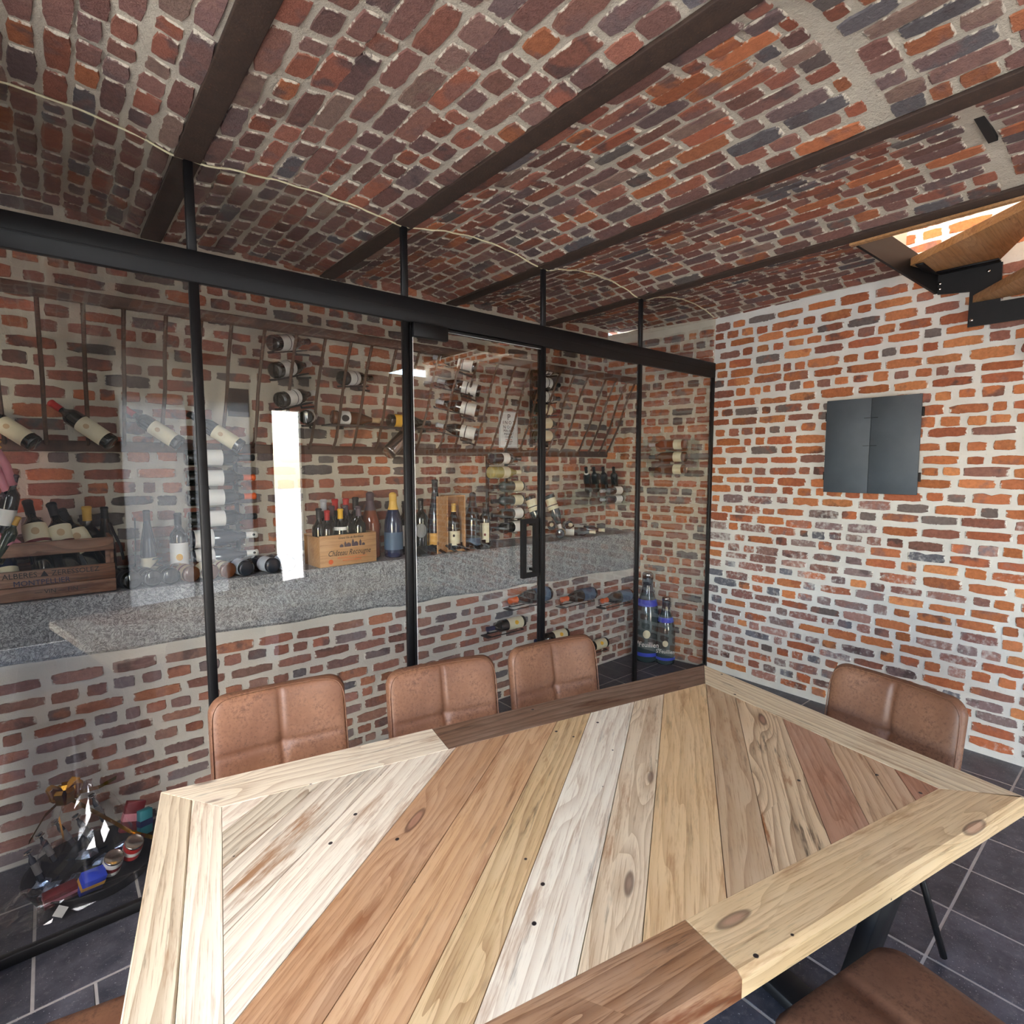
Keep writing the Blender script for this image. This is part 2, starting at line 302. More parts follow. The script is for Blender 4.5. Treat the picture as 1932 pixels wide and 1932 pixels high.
# ------------------------------------------------------------------ bricks
def brick_shape(seed, header):
    r = random.Random(seed); n = 14 if not header else 12; P = []
    for k in range(n):
        a = 2*math.pi*(k+.5)/n; c, s_ = math.cos(a), math.sin(a); q = max(abs(c), abs(s_)); x, y = c/q, s_/q
        if abs(x) > .9 and abs(y) > .9: x *= r.uniform(.86, .99); y *= r.uniform(.74, .98)
        j = .06 if header else .035
        x += r.uniform(-j, j)*1.2; y *= 1-max(0, r.gauss(.04, .10)); P.append((max(-1, min(1, x)), max(-1, min(1, y))))
    return P
SH = [brick_shape(i, False) for i in range(14)]+[brick_shape(100+i, True) for i in range(8)]
def brick_geo(k, depth=.011, lip=.006):
    P = SH[k]; n = len(P); v = []; buv = []
    for sc_, z in ((.93, depth*.5), (1, depth*.5-lip), ):
        for x, y in P: v.append((x*.5*(sc_ if abs(x) > .4 else 1), y*.5*sc_, z)); buv.append((x*sc_, y*sc_, 0))
    f = [tuple(range(n))]+[(n+i, n+(i+1) % n, (i+1) % n, i) for i in range(n)]
    return v, f, buv
BCACHE = {}
def brick_mesh(k, mat):
    key = (k, mat.name)
    if key not in BCACHE:
        v, f, b = brick_geo(k); me = mesh('brick', v, f); at = me.attributes.new('buv', 'FLOAT_VECTOR', 'POINT'); at.data.foreach_set('vector', [c for t_ in b for c in t_]); me.materials.append(mat); BCACHE[key] = me
    return BCACHE[key]
def lay(parent, bricks, limit=300):
    """bricks: (centre, tangent, up, normal, length, height, mat). The largest in view are objects, the rest one joined part."""
    sc_ = []
    for b in bricks:
        k = visible(b[0]); d = (b[0]-CAM); a = k*b[4]*b[5]*max(0, -b[3].dot(d.normalized())); sc_.append(a)
    order = sorted(range(len(bricks)), key=lambda i: -sc_[i]); keep = [i for i in order if sc_[i] > 0][:limit]; ks = set(keep)
    rest = {}
    for i, (c, t, u, n, L, H, mat) in enumerate(bricks):
        sh = R_.randrange(14) if L > .125 else 14+R_.randrange(8)
        fl = R_.choice((1, -1)); t2, u2 = t*fl, u*fl
        tl = R_.uniform(-.02, .02); n2 = (n+t2*tl+u2*R_.uniform(-.03, .03)).normalized(); t2 = (t2-n2*t2.dot(n2)).normalized(); u2 = n2.cross(t2)
        cc = c+n*R_.uniform(-.0015, .002)
        mw = Matrix(((t2.x*L, u2.x*H, n2.x, cc.x), (t2.y*L, u2.y*H, n2.y, cc.y), (t2.z*L, u2.z*H, n2.z, cc.z), (0, 0, 0, 1)))
        if i in ks:
            o = bpy.data.objects.new('brick', brick_mesh(sh, mat)); COL.objects.link(o); o.parent = parent; o.matrix_local = mw
        else: rest.setdefault(mat.name, []).append((sh, mw))
    V = []; F = []; B = []; MI = []; mats = []
    for mn, lst in rest.items():
        mats.append(mn)
        for sh, mw in lst:
            v, f, b = brick_geo(sh); k = len(V); V += [mw @ Vector(x) for x in v]; F += [tuple(i+k for i in q) for q in f]; B += b; MI += [len(mats)-1]*len(f)
    if V:
        me = mesh('brickwork', V, F); at = me.attributes.new('buv', 'FLOAT_VECTOR', 'POINT'); at.data.foreach_set('vector', [c for t_ in B for c in t_])
        for mn in mats: me.materials.append(bpy.data.materials[mn])
        me.polygons.foreach_set('material_index', MI); mobj('brickwork', me, None, parent, kind='stuff')
def courses(width, height, pitch, fn, z0=0, jx=.02, jz=.018, rnd=None, skip=None, sl=(.165, .205), hl=(.075, .1), dz=None):
    """rows of irregular bricks on a width x height sheet; fn(s,t) -> (pos, tangent, up, normal)"""
    rnd = rnd or R_; out = []; nrow = int(height/pitch)
    for i in range(nrow):
        t = z0+(i+.5)*pitch; s = -rnd.uniform(0, .12); odd = i % 2
        while s < width:
            hd = rnd.random() < (.72 if odd else .15); L = rnd.uniform(*hl) if hd else rnd.uniform(*sl)
            if rnd.random() < .05: L = rnd.uniform(.05, .07)
            g = rnd.uniform(jx*.6, jx*1.7); a, b = max(s, 0.004), min(s+L, width-.004)
            if b-a > .03:
                c = (a+b)/2; H = (pitch-jz)*rnd.uniform(.86, 1.08); tt = t+rnd.uniform(-.004, .004)+.006*math.sin(c*3+i*1.7)
                if not (skip and skip(c, tt, b-a, H)): out.append((c, tt, b-a, H))
            s += L+g
    return out
# ================================================================== SETTING
XR, KR, KC, ZC = 3.6456, .0165, -.1936, 2.7655     # right wall at the glass, its slope in the room / in the cellar, beam underside
YL, YU = .60, .93                                  # face of the low wall, face of the upper cellar wall
Z3 = Vector((0, 0, 1))
# floor
floor = G().box((-2.6, -4.3, -.08), (3.75, .95, -.0012)).obj('floor', M['grout'], kind='structure')
for j in range(-1, 8):
    y1 = .867-j*.5625 if j >= 0 else .867+.5625; y0 = y1-.5625; y1 = min(y1, .6)
    if y1 - y0 < .05 or y0 < -4.4: continue
    off = 0 if y0 > -.3 else .155
    for i in range(-7, 15):
        x0 = -.545+off+i*.31; x1 = min(x0+.31, 3.64)
        if x1-x0 < .03: continue
        g = .0042; cx, cy_ = (x0+x1)/2, (max(y0, -4.29)+y1)/2; hx, hy = (x1-x0)/2-g, (y1-max(y0, -4.29))/2-g
        o = G().prism([(-hx, -hy), (hx, -hy), (hx, hy), (-hx, hy)], -.03, R_.uniform(-.0006, .0006), .002, .0015).obj('tile', M['tile'], floor); o.location = (cx, cy_, 0)
# right wall, room side
tR = Vector((-KR, -1, 0)).normalized(); nR = Vector((-1, KR, 0)).normalized()
def wall_sheet(name, p0, t, L, z0, z1, mat, n, **k):
    """mortar sheet with a little thickness behind it"""
    g = G(); p0 = Vector(p0); b = -n*.06; a, c = p0+Z3*z0, p0+t*L+Z3*z0; d, e = p0+t*L+Z3*z1, p0+Z3*z1
    g.add([a, c, d, e, a+b, c+b, d+b, e+b], [(0, 1, 2, 3), (4, 7, 6, 5), (0, 4, 5, 1), (1, 5, 6, 2), (2, 6, 7, 3), (3, 7, 4, 0)])
    return g.obj(name, mat, kind='structure', **k)
wr = wall_sheet('wall_right', (XR, 0, 0), tR, 4.3, 0, 2.80, M['mo_r'], nR)
rr = random.Random(3); bl = []
for s, t, L, H in courses(4.25, 2.75, .0735, None, .035, .021, .0175, rr):
    p = Vector((XR, 0, 0))+tR*s+Z3*t
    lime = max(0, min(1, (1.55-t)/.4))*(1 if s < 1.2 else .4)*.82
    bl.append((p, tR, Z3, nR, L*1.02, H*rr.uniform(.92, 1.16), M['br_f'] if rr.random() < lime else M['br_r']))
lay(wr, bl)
# right wall inside the cellar
tC = Vector((-KC, -1, 0)).normalized(); nC = Vector((-1, KC, 0)).normalized(); LC = math.hypot(.95, .95*KC)
pC = Vector((XR+KC*.95, .95, 0))
wc = wall_sheet('wall_right', pC, tC, LC, 0, 2.80, M['mo_b'], nC); bl = []
for s, t, L, H in courses(LC, 2.79, .0735, None, 0, .02, .017, rr): bl.append((pC+tC*s+Z3*t, tC, Z3, nC, L, H*1.08, M['br_r'] if rr.random() < .55 else M['br_b']))
lay(wc, bl)
# cellar back wall above the ledge
X0 = -1.5; tX = Vector((1, 0, 0)); nY = Vector((0, -1, 0))
wb = wall_sheet('wall_back', (X0, YU, 0), tX, 3.47-X0, 1.0, 2.86, M['mo_b'], nY); bl = []
def hole(s, t, L, H): x = X0+s; return abs(x-.40) < .05+L/2 and abs(t+1.0-2.0) < .075+H/2
for s, t, L, H in courses(3.46-X0, 1.84, .0735, None, 0, .021, .0175, rr, lambda s, t, L, H: hole(s, t, L, H)): bl.append((Vector((X0+s, YU, t+1.0)), tX, Z3, nY, L, H*rr.uniform(.92, 1.16), M['br_b']))
lay(wb, bl)
g = G(); g.box((.35, YU-.012, 1.925), (.455, YU+.004, 2.075)); g.obj('dark_niche', plain('niche_brown', (62, 48, 42), .95, 0, 30, .4, .3), wb)  # dark brown panel for the recess, its darkness put into the colour
# low wall under the ledge
wl = wall_sheet('wall_back', (X0, YL, 0), tX, 3.535-X0, 0, .85, M['mo_l'], nY); bl = []
for s, t, L, H in courses(3.525-X0, .81, .0715, None, 0, .021, .018, rr, lambda s, t, L, H: t+H/2 > .835-.018*(X0+s)-.012): bl.append((Vector((X0+s, YL, t)), tX, Z3, nY, L, H*rr.uniform(.88, 1.1), M['br_l']))
lay(wl, bl)
# bluestone ledge that caps the low wall (slightly out of level, rough lower edge)
nseg = 60; v = []; f = []
for i in range(nseg+1):
    x = X0+(3.53-X0)*i/nseg; zl = .832-.019*x+.006*math.sin(x*9)+R_.uniform(-.005, .005); zt = 1.098-.006*x; y = YL-.012+R_.uniform(-.003, .003)
    v += [(x, y+.01, zl), (x, y, zl+.014), (x, y+.002, zt-.012), (x, y+.012, zt), (x, YU+.01, zt), (x, YU+.01, zl)]
for i in range(nseg):
    for k in range(6): f.append((i*6+k, i*6+(k+1) % 6, i*6+6+(k+1) % 6, i*6+6+k))
f += [(0, 5, 4, 3, 2, 1), tuple(nseg*6+k for k in range(6))]
o = mobj('stone_ledge', mesh('stone_ledge', v, [tuple(reversed(q)) for q in f]), M['ledge'], kind='structure')
o.data.polygons.foreach_set('use_smooth', [False]*len(o.data.polygons))
def zled(x): return 1.098-.006*x
# vaulted brick ceiling between steel beams
BX = [-.85, .037, .92, 1.805, 2.70]
RISE = [.062, .03, .05, .06, .085]
for i, bx in enumerate(BX):
    xa = bx+.04; xb = (BX[i+1]-.04) if i < 4 else 3.70; zs = 2.776; rise = RISE[i]; ye = -4.3 if i < 4 else -1.24
    def vz(x, xa=xa, xb=xb, rise=rise, zs=zs): q = 2*(x-xa)/(xb-xa)-1; return zs+rise*(1-q*q)
    v = []; f = []; nx, ny = 14, 44
    for a in range(nx+1):
        for b in range(ny+1):
            x = xa-.03+(xb-xa+.06)*a/nx; y = .955+(ye-.955)*b/ny; v.append((x, y, vz(min(max(x, xa), xb))+R_.uniform(-.0025, .0025)))
    for a in range(nx):
        for b in range(ny): k = a*(ny+1)+b; f.append((k, k+1, k+ny+2, k+ny+1))
    me = mesh('ceiling', v, f, True); ceil = mobj('ceiling', me, M['mo_c'] if i < 4 else M['mo_c'], kind='structure')
    bl = []; wid = xb-xa; pitch = wid/round(wid/.0765); yb = {2: -1.70, 3: -1.875}.get(i)
    segs = [(.95, ye)] if yb is None else [(.95, yb+.02), (yb-.022, ye)]
    for ya, ye_ in segs:
        for s, t, L, H in courses(ya-ye_, wid, pitch, None, 0, .014, .010, rr, None, (.17, .22), (.09, .115)):
            x = xa+t; y = ya-s; sl = (vz(x+.01)-vz(x-.01))/.02; u = Vector((1, 0, sl)).normalized(); tt = Vector((0, 1, 0)); n = tt.cross(u)
            bl.append((Vector((x, y, vz(x))), tt, u, n, L*1.02, H*1.10, M['br_c'] if (i < 2 or rr.random() < .75) else M['br_b']))
    lay(ceil, bl)
g = G(); g.box((2.02, -1.895, 2.822), (2.28, -1.868, 2.85)); g.obj('open_joint', M['matt'], bpy.data.objects['ceiling.003'])
BL = ['rusty steel ceiling beam past the far left of the glass wall', 'rusty steel beam running over the first glass post', 'rusty steel beam running over the door hinge post', 'rusty steel beam running over the door handle post', 'rusty steel beam beside the staircase opening']
for bx, lb in zip(BX, BL):
    t = thing('ceiling_beam', lb, 'beam', (bx, -1.7, ZC), 0, 'steel beams of the vaulted ceiling')
    bevelled(G().box((-.043, -2.6, 0), (.043, 2.66, .014)).me('flange'), .003).materials.append(M['beam'])
    mobj('flange', bpy.data.meshes[-1] if False else [m_ for m_ in bpy.data.meshes if m_.name.startswith('flange')][-1], None, t)
    G().box((-.006, -2.6, .014), (.006, 2.66, .13)).obj('web', M['beam'], t)
# plain parts of the shell plus added light shapers: left end, rear, upstairs
g = G(); g.box((-2.72, -4.42, 2.80), (-.87, -3.9, 2.9)); g.box((-2.72, -1.9, 2.80), (-.87, 1.0, 2.9)); g.box((-2.72, -3.9, 2.80), (-2.35, -1.9, 2.9)); g.box((-1.3, -3.9, 2.80), (-.87, -1.9, 2.9)); g.obj('ceiling', M['plaster'], kind='structure')  # the gap is an unseen rooflight added to brighten the table
G().box((-1.12, -.85, 0), (-1.0, -.036, 2.8)).obj('wall_left', M['plaster'], kind='structure')  # unseen stub added to keep window light off the cellar's lower left
G().box((-1.56, .0, 0), (-1.5, 1.0, 2.8)).obj('wall_left', M['mo_b'], kind='structure')
G().box((-2.62, -.02, 0), (-1.5, .04, 2.8)).obj('wall_front', M['plaster'], kind='structure')
g = G(); g.box((-2.72, -4.36, 2.3), (-2.6, 0, 2.85)); g.box((-2.72, -1.6, 0), (-2.6, 0, 2.3)); g.box((-2.72, -4.36, 0), (-2.6, -4.0, 2.3)); g.obj('wall_left', M['plaster'], kind='structure')
g = G()
for x0, x1, z0, z1 in ((1.4, 1.55, 0, 2.85), (1.95, 3.75, 0, 2.85), (.1, 1.4, 2.35, 2.85), (.1, 1.4, 0, .1), (1.55, 1.95, 2.29, 2.85)): g.box((x0, -4.42, z0), (x1, -4.3, z1))
g.obj('wall_rear', M['plaster'], kind='structure')
G().box((-2.72, -4.42, 0), (.1, -4.3, 2.85)).obj('wall_rear', plain('dark_painted_wall', (84, 78, 74), .8, 0, 14, .1), kind='structure')
wn = G().box((.1, -4.39, .1), (1.4, -4.37, .16)).obj('window_1', M['steel'], kind='structure')
for x in (.1, .73, 1.35): G().box((x, -4.40, .1), (x+.05, -4.35, 2.35)).obj('mullion', M['steel'], wn)
G().box((.12, -4.36, .12), (1.38, -4.355, 2.355)).obj('sheer_blind', M['sheer'], wn)
d2 = G().box((1.55, -4.40, 0), (1.59, -4.33, 2.29)).obj('door_2', M['steel'], kind='structure'); G().box((1.91, -4.40, 0), (1.95, -4.33, 2.29)).obj('door_jamb', M['steel'], d2)
w2_ = G().box((-2.68, -4.0, 2.24), (-2.62, -1.6, 2.3)).obj('window_2', M['steel'], kind='structure')
for y in (-3.98, -3.2, -2.42, -1.64): G().box((-2.68, y-.02, 0), (-2.62, y+.04, 2.24)).obj('mullion', M['steel'], w2_)
G().box((-40, -40, -.3), (40, 40, -.1)).obj('ground', plain('paving_outside', (176, 174, 168), .9, 0, 3, .08), kind='structure')
# stairwell above the ceiling
us = wall_sheet('wall_stairwell', (XR+.02, -1.2, 0), tR, 3.1, 2.81, 5.2, M['mo_r'], nR); bl = []
for s, t, L, H in courses(3.0, 2.2, .0735, None, 0, .021, .0175, rr): bl.append((Vector((XR+.02, -1.2, 2.83))+tR*s+Z3*t, tR, Z3, nR, L, H, M['br_r']))
lay(us, bl, 60)
g = G(); g.box((2.66, -1.24, 2.86), (3.7, -1.16, 5.2)); g.box((-1, -1.24, 2.95), (2.66, -1.16, 5.2)); g.obj('wall_stairwell', M['plaster'], kind='structure')
g = G(); g.box((-1.1, -4.36, 2.95), (3.75, -4.3, 5.2)); g.box((-1.16, -4.36, 2.95), (-1.1, -1.16, 5.2)); g.obj('wall_stairwell', M['plaster'], kind='structure')
G().box((-1.16, -4.36, 5.2), (3.8, -1.1, 5.26)).obj('ceiling', M['white'], kind='structure')
G().box((-1.1, -4.3, 2.93), (2.60, -1.24, 2.95)).obj('floor_upper', M['tread'], kind='structure')
# added brown strip painting stairwell light onto the beam, and the opening's edge board
o = G().box((2.738, -4.25, ZC-.012), (2.768, -1.255, ZC-.001)).obj('lit_beam_strip', M['tread'], kind='structure'); o = G().box((2.745, -4.25, ZC-.001), (2.775, -1.255, 2.95)).obj('edge_board', M['tread'], bpy.data.objects['lit_beam_strip'])
# ================================================================== GLASS PARTITION
P_ = [.0378, .9193, 1.8097, 2.7062]; ZH1, ZH0 = 2.4499, 2.336
gp = thing('glass_partition', 'black steel and glass partition between the dining room and the wine cellar', 'partition', (0, 0, 0))
def bar(name, a, b, parent, mat='steel', bw=.0025): me = bevelled(G().box(a, b).me(name), bw, 1); return mobj(name, me, M[mat], parent)
bar('header_rail', (-1.49, -.014, ZH0), (XR-.003, .014, ZH1), gp)
bar('rail_seam', (-1.49, -.0155, ZH0+.052), (XR-.003, -.0135, ZH0+.058), gp)
bar('bottom_rail', (-1.49, -.0135, .001), (P_[1], .0135, .04), gp); bar('bottom_rail', (P_[2], -.0135, .001), (XR-.003, .0135, .04), gp)
for k, x in enumerate(P_):
    hw = .0165 if k < 2 else .0155
    bar('post', (x-hw, -.0125, .001), (x+hw, .0125, ZH0), gp); bar('upper_post', (x-hw*.95, -.0115, ZH1), (x+hw*.95, .0115, ZC), gp)
bar('wall_post', (XR-.036, -.0125, .001), (XR-.004, .0125, ZH0), gp)
xs = [-1.49]+P_+[XR-.02]
for k in range(5):
    a, b = xs[k]+.012, xs[k+1]-.012
    if k != 2: G().box((a, -.004, .02), (b, .004, ZH0+.01)).obj('glass_pane', M['glass'], gp)
    # upper pane follows the vault
    pts = []; n = 20
    bays = [(-.81, -.003), (.077, .88), (.96, 1.765), (1.845, 2.66), (2.74, 3.70)][k]
    a2 = max(a, -.84)
    for i in range(n+1):
        x = a2+(b-a2)*i/n; xx = min(max(x, bays[0]), bays[1]); qq = 2*(xx-bays[0])/(bays[1]-bays[0])-1; pts.append((x, 2.772+RISE[k]*(1-qq*qq)-.002))
    g = G(); v = []
    for x, z in pts: v += [(x, -.004, ZH1-.01), (x, .004, ZH1-.01), (x, -.004, z), (x, .004, z)]
    f = []
    for i in range(n): c = i*4; f += [(c, c+4, c+6, c+2), (c+1, c+3, c+7, c+5), (c+2, c+6, c+7, c+3)]
    g.add(v, f); g.obj('upper_pane', M['glass'], gp)
    wx = [(x, -.006, z-.003+.0025*math.sin(x*40)+R_.uniform(-.0012, .0012)) for x, z in pts]
    G().tube(wx, .0042, 5).obj('sealant_line', plain('sealant', (216, 208, 172), .6) if k == 0 else bpy.data.materials['sealant'], gp)
# glass door
dr = link(bpy.data.objects.new('door_1', None), None, kind='structure', label='frameless-looking black framed glass door into the wine cellar')
a, b = P_[1]+.0165, P_[2]-.0155
for nm, A, B in (('door_stile', (a+.002, -.016, .012), (a+.014, .016, ZH0-.004)), ('door_stile', (b-.014, -.016, .012), (b-.002, .016, ZH0-.004)), ('door_rail', (a+.002, -.016, ZH0-.018), (b-.002, .016, ZH0-.004)), ('door_rail', (a+.002, -.016, .012), (b-.002, .016, .03))): bar(nm, A, B, dr)
G().box((a+.012, -.004, .02), (b-.012, .004, ZH0-.01)).obj('glass_pane', M['glass'], dr)
G().box((a+.0145, -.0165, .03), (a+.0165, -.0145, ZH0-.02)).obj('seal_and_glint', M['white'], dr); G().box((a+.02, -.0165, ZH0-.021), (b-.015, -.0145, ZH0-.0195)).obj('seal_and_glint', M['white'], dr)  # white top seal; the jamb strip is a painted glass-edge highlight
bar('door_closer', (.944, -.045, 2.265), (1.135, -.017, 2.330), dr, 'steel', .003)
hd = G(); hx0, hx1, hz0, hz1 = 1.603, 1.722, 1.02, 1.355
for A, B in (((hx0, -.065, hz0), (hx0+.026, -.039, hz1)), ((hx1-.026, -.065, hz0), (hx1, -.039, hz1)), ((hx0+.026, -.065, hz0), (hx1-.026, -.039, hz0+.026)), ((hx0+.026, -.065, hz1-.026), (hx1-.026, -.039, hz1))): hd.box(A, B)
hd.box((hx1-.02, -.039, hz0+.03), (hx1-.006, -.0035, hz0+.044)); hd.box((hx1-.02, -.039, hz1-.044), (hx1-.006, -.0035, hz1-.03)); hd.obj('pull_handle', M['steel'], dr)
# ================================================================== TABLE
TA = -.2092; TX, TY, TZ = -.2256, -.6431, .76; TL, TW = 2.078, 1.135
tm = Matrix.Translation((TX, TY, 0)) @ Matrix.Rotation(TA, 4, 'Z')
def T(a, b, z=0): return tm @ Vector((a, b, z))
table = thing('dining_table', 'large dining table of reclaimed wood with diagonal planks and black steel legs', 'table', (TX, TY, 0), TA)
def clip(poly, nx, ny, d):
    out = []
    for i in range(len(poly)):
        p, q = poly[i], poly[(i+1) % len(poly)]; a = p[0]*nx+p[1]*ny-d; b = q[0]*nx+q[1]*ny-d
        if a <= 0: out.append(p)
        if a*b < 0: k = a/(a-b); out.append((p[0]+(q[0]-p[0])*k, p[1]+(q[1]-p[1])*k))
    return out
def board(name, poly, ang, tone, alpha, z0=TZ-.045, z1=TZ, parent=None, mat='plank', inset=.0009, drop=.0008, ease=False):
    c = (sum(p[0] for p in poly)/len(poly), sum(p[1] for p in poly)/len(poly)); ca, sa = math.cos(-ang), math.sin(-ang)
    lp = [((p[0]-c[0])*ca-(p[1]-c[1])*sa, (p[0]-c[0])*sa+(p[1]-c[1])*ca) for p in poly]
    if sum(lp[i][0]*lp[(i+1) % len(lp)][1]-lp[(i+1) % len(lp)][0]*lp[i][1] for i in range(len(lp))) < 0: lp.reverse()
    o = G().prism(lp, z0, z1, inset, drop).obj(name, M[mat], parent or table); o.location = (c[0], c[1], 0); o.rotation_euler = (0, 0, ang)
    o.color = srgb(*tone)[:3]+(alpha,)
    if ease:
        y0 = min(v.co.y for v in o.data.vertices)
        for v in o.data.vertices:
            if v.co.y < y0+.004 and v.co.z > z1-.02: v.co.y += .011 if v.co.z > z1-.0006 else 0; v.co.z -= 0 if v.co.z > z1-.0006 else .007
    return o
IL, IR, IF, IN = .150, 1.918, -.155, -.998
SEAM = [.28, .42, .56, .76, .97, 1.165, 1.352, 1.497, 1.70, 1.85, 2.078, 2.225, 2.43, 2.585, 2.71, 2.80, 2.95]
TONE = [((234, 224, 204), .6), ((206, 196, 172), 1.0), ((224, 215, 194), .9), ((236, 226, 204), .5), ((184, 138, 94), .6), ((202, 158, 110), .5), ((212, 180, 128), .75), ((240, 230, 206), .5), ((226, 204, 168), .65), ((222, 186, 132), .45), ((194, 162, 120), .6), ((220, 190, 146), 1.0), ((176, 126, 92), .5), ((202, 166, 124), .7), ((198, 160, 120), .6), ((170, 114, 80), .5)]
inner = [(IL, IN), (IR, IN), (IR, IF), (IL, IF)]; rt = 1/math.sqrt(2)
for i in range(len(SEAM)-1):
    p = clip(inner, rt, -rt, (SEAM[i+1]-.0012)*rt); p = clip(p, -rt, rt, -(SEAM[i]+.0012)*rt)
    if len(p) > 2: board('plank', p, math.radians(45), *TONE[i], z1=TZ-.0005)
s_ = .0008
board('frame_board', [(s_, -s_), (IL, IF), (.79-s_, IF), (.79-s_, 0)], 0, (232, 220, 194), .65)
board('frame_board', [(.79+s_, 0), (.79+s_, IF), (IR, IF), (TL-s_, 0)], 0, (112, 76, 48), .9)
board('frame_board', [(TL, -s_), (IR+s_, IF-s_), (IR+s_, IN+s_), (TL, -TW+s_)], math.radians(90), (230, 212, 172), .65)
board('frame_board', [(.962+s_, -TW), (TL-s_, -TW), (IR, IN), (.962+s_, IN)], 0, (224, 192, 140), .5, ease=True)
board('frame_board', [(s_, -TW), (.962-s_, -TW), (.962-s_, IN), (IL, IN)], 0, (156, 108, 62), .9, ease=True)
board('frame_board', [(0, -s_), (0, -TW+s_), (.078, -1.067), (.078, -.079)], math.radians(90), (218, 204, 174), .8, inset=.003, drop=.003)
board('frame_board', [(.0795, -.081), (.0795, -1.065), (IL-s_, IN), (IL-s_, IF)], math.radians(90), (238, 228, 204), .55)
board('substructure', [(.1, -.1), (.1, -1.03), (1.97, -1.03), (1.97, -.1)], 0, (120, 90, 60), .5, z0=TZ-.06, z1=TZ-.046)
for a in (.40, 1.69):                                    # flat-bar trapezoid leg frames, narrower at the floor
    ch = Matrix.Identity(4)
    for b0, b1 in ((-1.03, -.885), (-.10, -.245)):
        g = G(); h = .05 if b1 < -.5 else -.05
        v = [(a-.05, b0-.02, .694), (a+.05, b0-.02, .694), (a+.05, b0+.02, .694), (a-.05, b0+.02, .694), (a-.05, b1-.02, .04), (a+.05, b1-.02, .04), (a+.05, b1+.02, .04), (a-.05, b1+.02, .04)]
        g.add(v, [(0, 1, 2, 3), (7, 6, 5, 4), (0, 4, 5, 1), (1, 5, 6, 2), (2, 6, 7, 3), (3, 7, 4, 0)]); mobj('leg', bevelled(g.me('leg'), .003, 1), M['steel'], table)
    mobj('foot_bar', bevelled(G().box((a-.05, -.915, .002), (a+.05, -.215, .04)).me('foot_bar'), .003, 1), M['steel'], table)
    mobj('top_bar', bevelled(G().box((a-.05, -1.05, .694), (a+.05, -.08, .7)).me('top_bar'), .002, 1), M['steel'], table)
# ================================================================== CHAIRS
def cushion(w, h, t, r, n=26, seams=(), bulge=1.0, bend=0, flat=False):
    """quilted cushion: rounded rectangle w x h in xz, thickness t along y; front is -y"""
    v = []; f = []; idx = {}
    for side in (-1, 1):
        for i in range(n+1):
            for j in range(n+1):
                s, q = 2*i/n-1, 2*j/n-1; m_ = max(abs(s), abs(q))
                if m_ > 1e-6:
                    bx, bz = s/m_*w/2, q/m_*h/2; cx, cz = w/2-r, h/2-r
                    if abs(bx) > cx and abs(bz) > cz:
                        dx, dz = abs(bx)-cx, abs(bz)-cz; k = r/math.hypot(dx, dz)
                        bx = math.copysign(cx+dx*k, bx); bz = math.copysign(cz+dz*k, bz)
                    x, z = bx*m_, bz*m_
                else: x = z = 0
                th = t/2*max(0, 1-m_**9)**.42
                if side < 0:
                    d = .011*math.exp(-(x/.008)**2)*(1-m_**8)+sum(.0075*math.exp(-((z-zz)/.007)**2)*(1-m_**8) for zz in seams)+.012*sum(math.exp(-((x/.028)**2+((z-zz)/.028)**2)) for zz in seams)
                    th -= d; th += .006*(1-(x/(w/2))**2)*(1-(z/(h/2))**2)*bulge
                y = side*th-bend*(x/(w/2))**2
                if m_ > .9999 and side > 0: idx[(side, i, j)] = idx[(-1, i, j)]; continue
                idx[(side, i, j)] = len(v); v.append((x, y, z))
    for side in (-1, 1):
        for i in range(n):
            for j in range(n):
                q_ = [idx[(side, i, j)], idx[(side, i+1, j)], idx[(side, i+1, j+1)], idx[(side, i, j+1)]]; f.append(q_ if side < 0 else q_[::-1])
    return mesh('cushion', v, f, True)
def make_chair(label):
    t = thing('dining_chair', label, 'chair', group='brown leather dining chairs around the table')
    o = mobj('backrest', cushion(.44, .46, .075, .055, 50, (.035,), 1.0, .03), M['leather'], t); o.location = (0, .235, .675); o.rotation_euler = (math.radians(-9), 0, 0)
    pip = []
    for k in range(61):
        a = 2*math.pi*k/60; c, s = math.cos(a), math.sin(a); x = .213*math.copysign(abs(c)**.28, c); z = .223*math.copysign(abs(s)**.28, s); pip.append((x, -.027-.03*(x/.22)**2, z))
    p = G().tube(pip, .0022, 5, False).obj('piping', M['leather'], o)
    o = mobj('seat', cushion(.46, .46, .085, .07, 22, (), 1.2), M['leather'], t); o.location = (0, -.01, .442); o.rotation_euler = (math.radians(-90), 0, 0)
    for sx in (-1, 1):
        for sy in (-1, 1): G().tube([(sx*.14, sy*.13, .395), (sx*.195, sy*(.20 if sy < 0 else .245), .012)], .0105, 8).obj('leg', M['steel'], t)
        G().tube([(sx*.14, -.13, .392), (sx*.14, .13, .392)], .0105, 8).obj('seat_rail', M['steel'], t)
        G().tube([(sx*.10, .13, .392), (sx*.10, .22, .41), (sx*.10, .262, .48), (sx*.10, .272, .56)], .010, 8).obj('back_support', M['steel'], t)
    G().tube([(-.15, -.12, .39), (.15, -.12, .39)], .0105, 8).obj('cross_bar', M['steel'], t); G().tube([(-.15, .12, .39), (.15, .12, .39)], .0105, 8).obj('cross_bar', M['steel'], t)
    return t
def copy_tree(o, parent=None):
    c = o.copy(); COL.objects.link(c); c.parent = parent
    for ch in list(o.children): copy_tree(ch, c)
    return c
CH = [(.35, .03, 4, 'brown leather chair facing the table, the one farthest from the cabinet wall'), (.905, -.03, 0, 'brown leather chair in the middle of the row of three along the glass'), (1.43, -.005, 3, 'brown leather chair of the far row nearest to the wall cabinet'), (2.02, -.70, -90, 'brown leather chair at the table end by the brick wall'), (1.40, -1.262, 180, 'brown leather chair with only its seat in view beside the dark table board'), (-.172, -.535, 90, 'brown leather chair at the pale, brightly lit end of the table')]
c0 = None
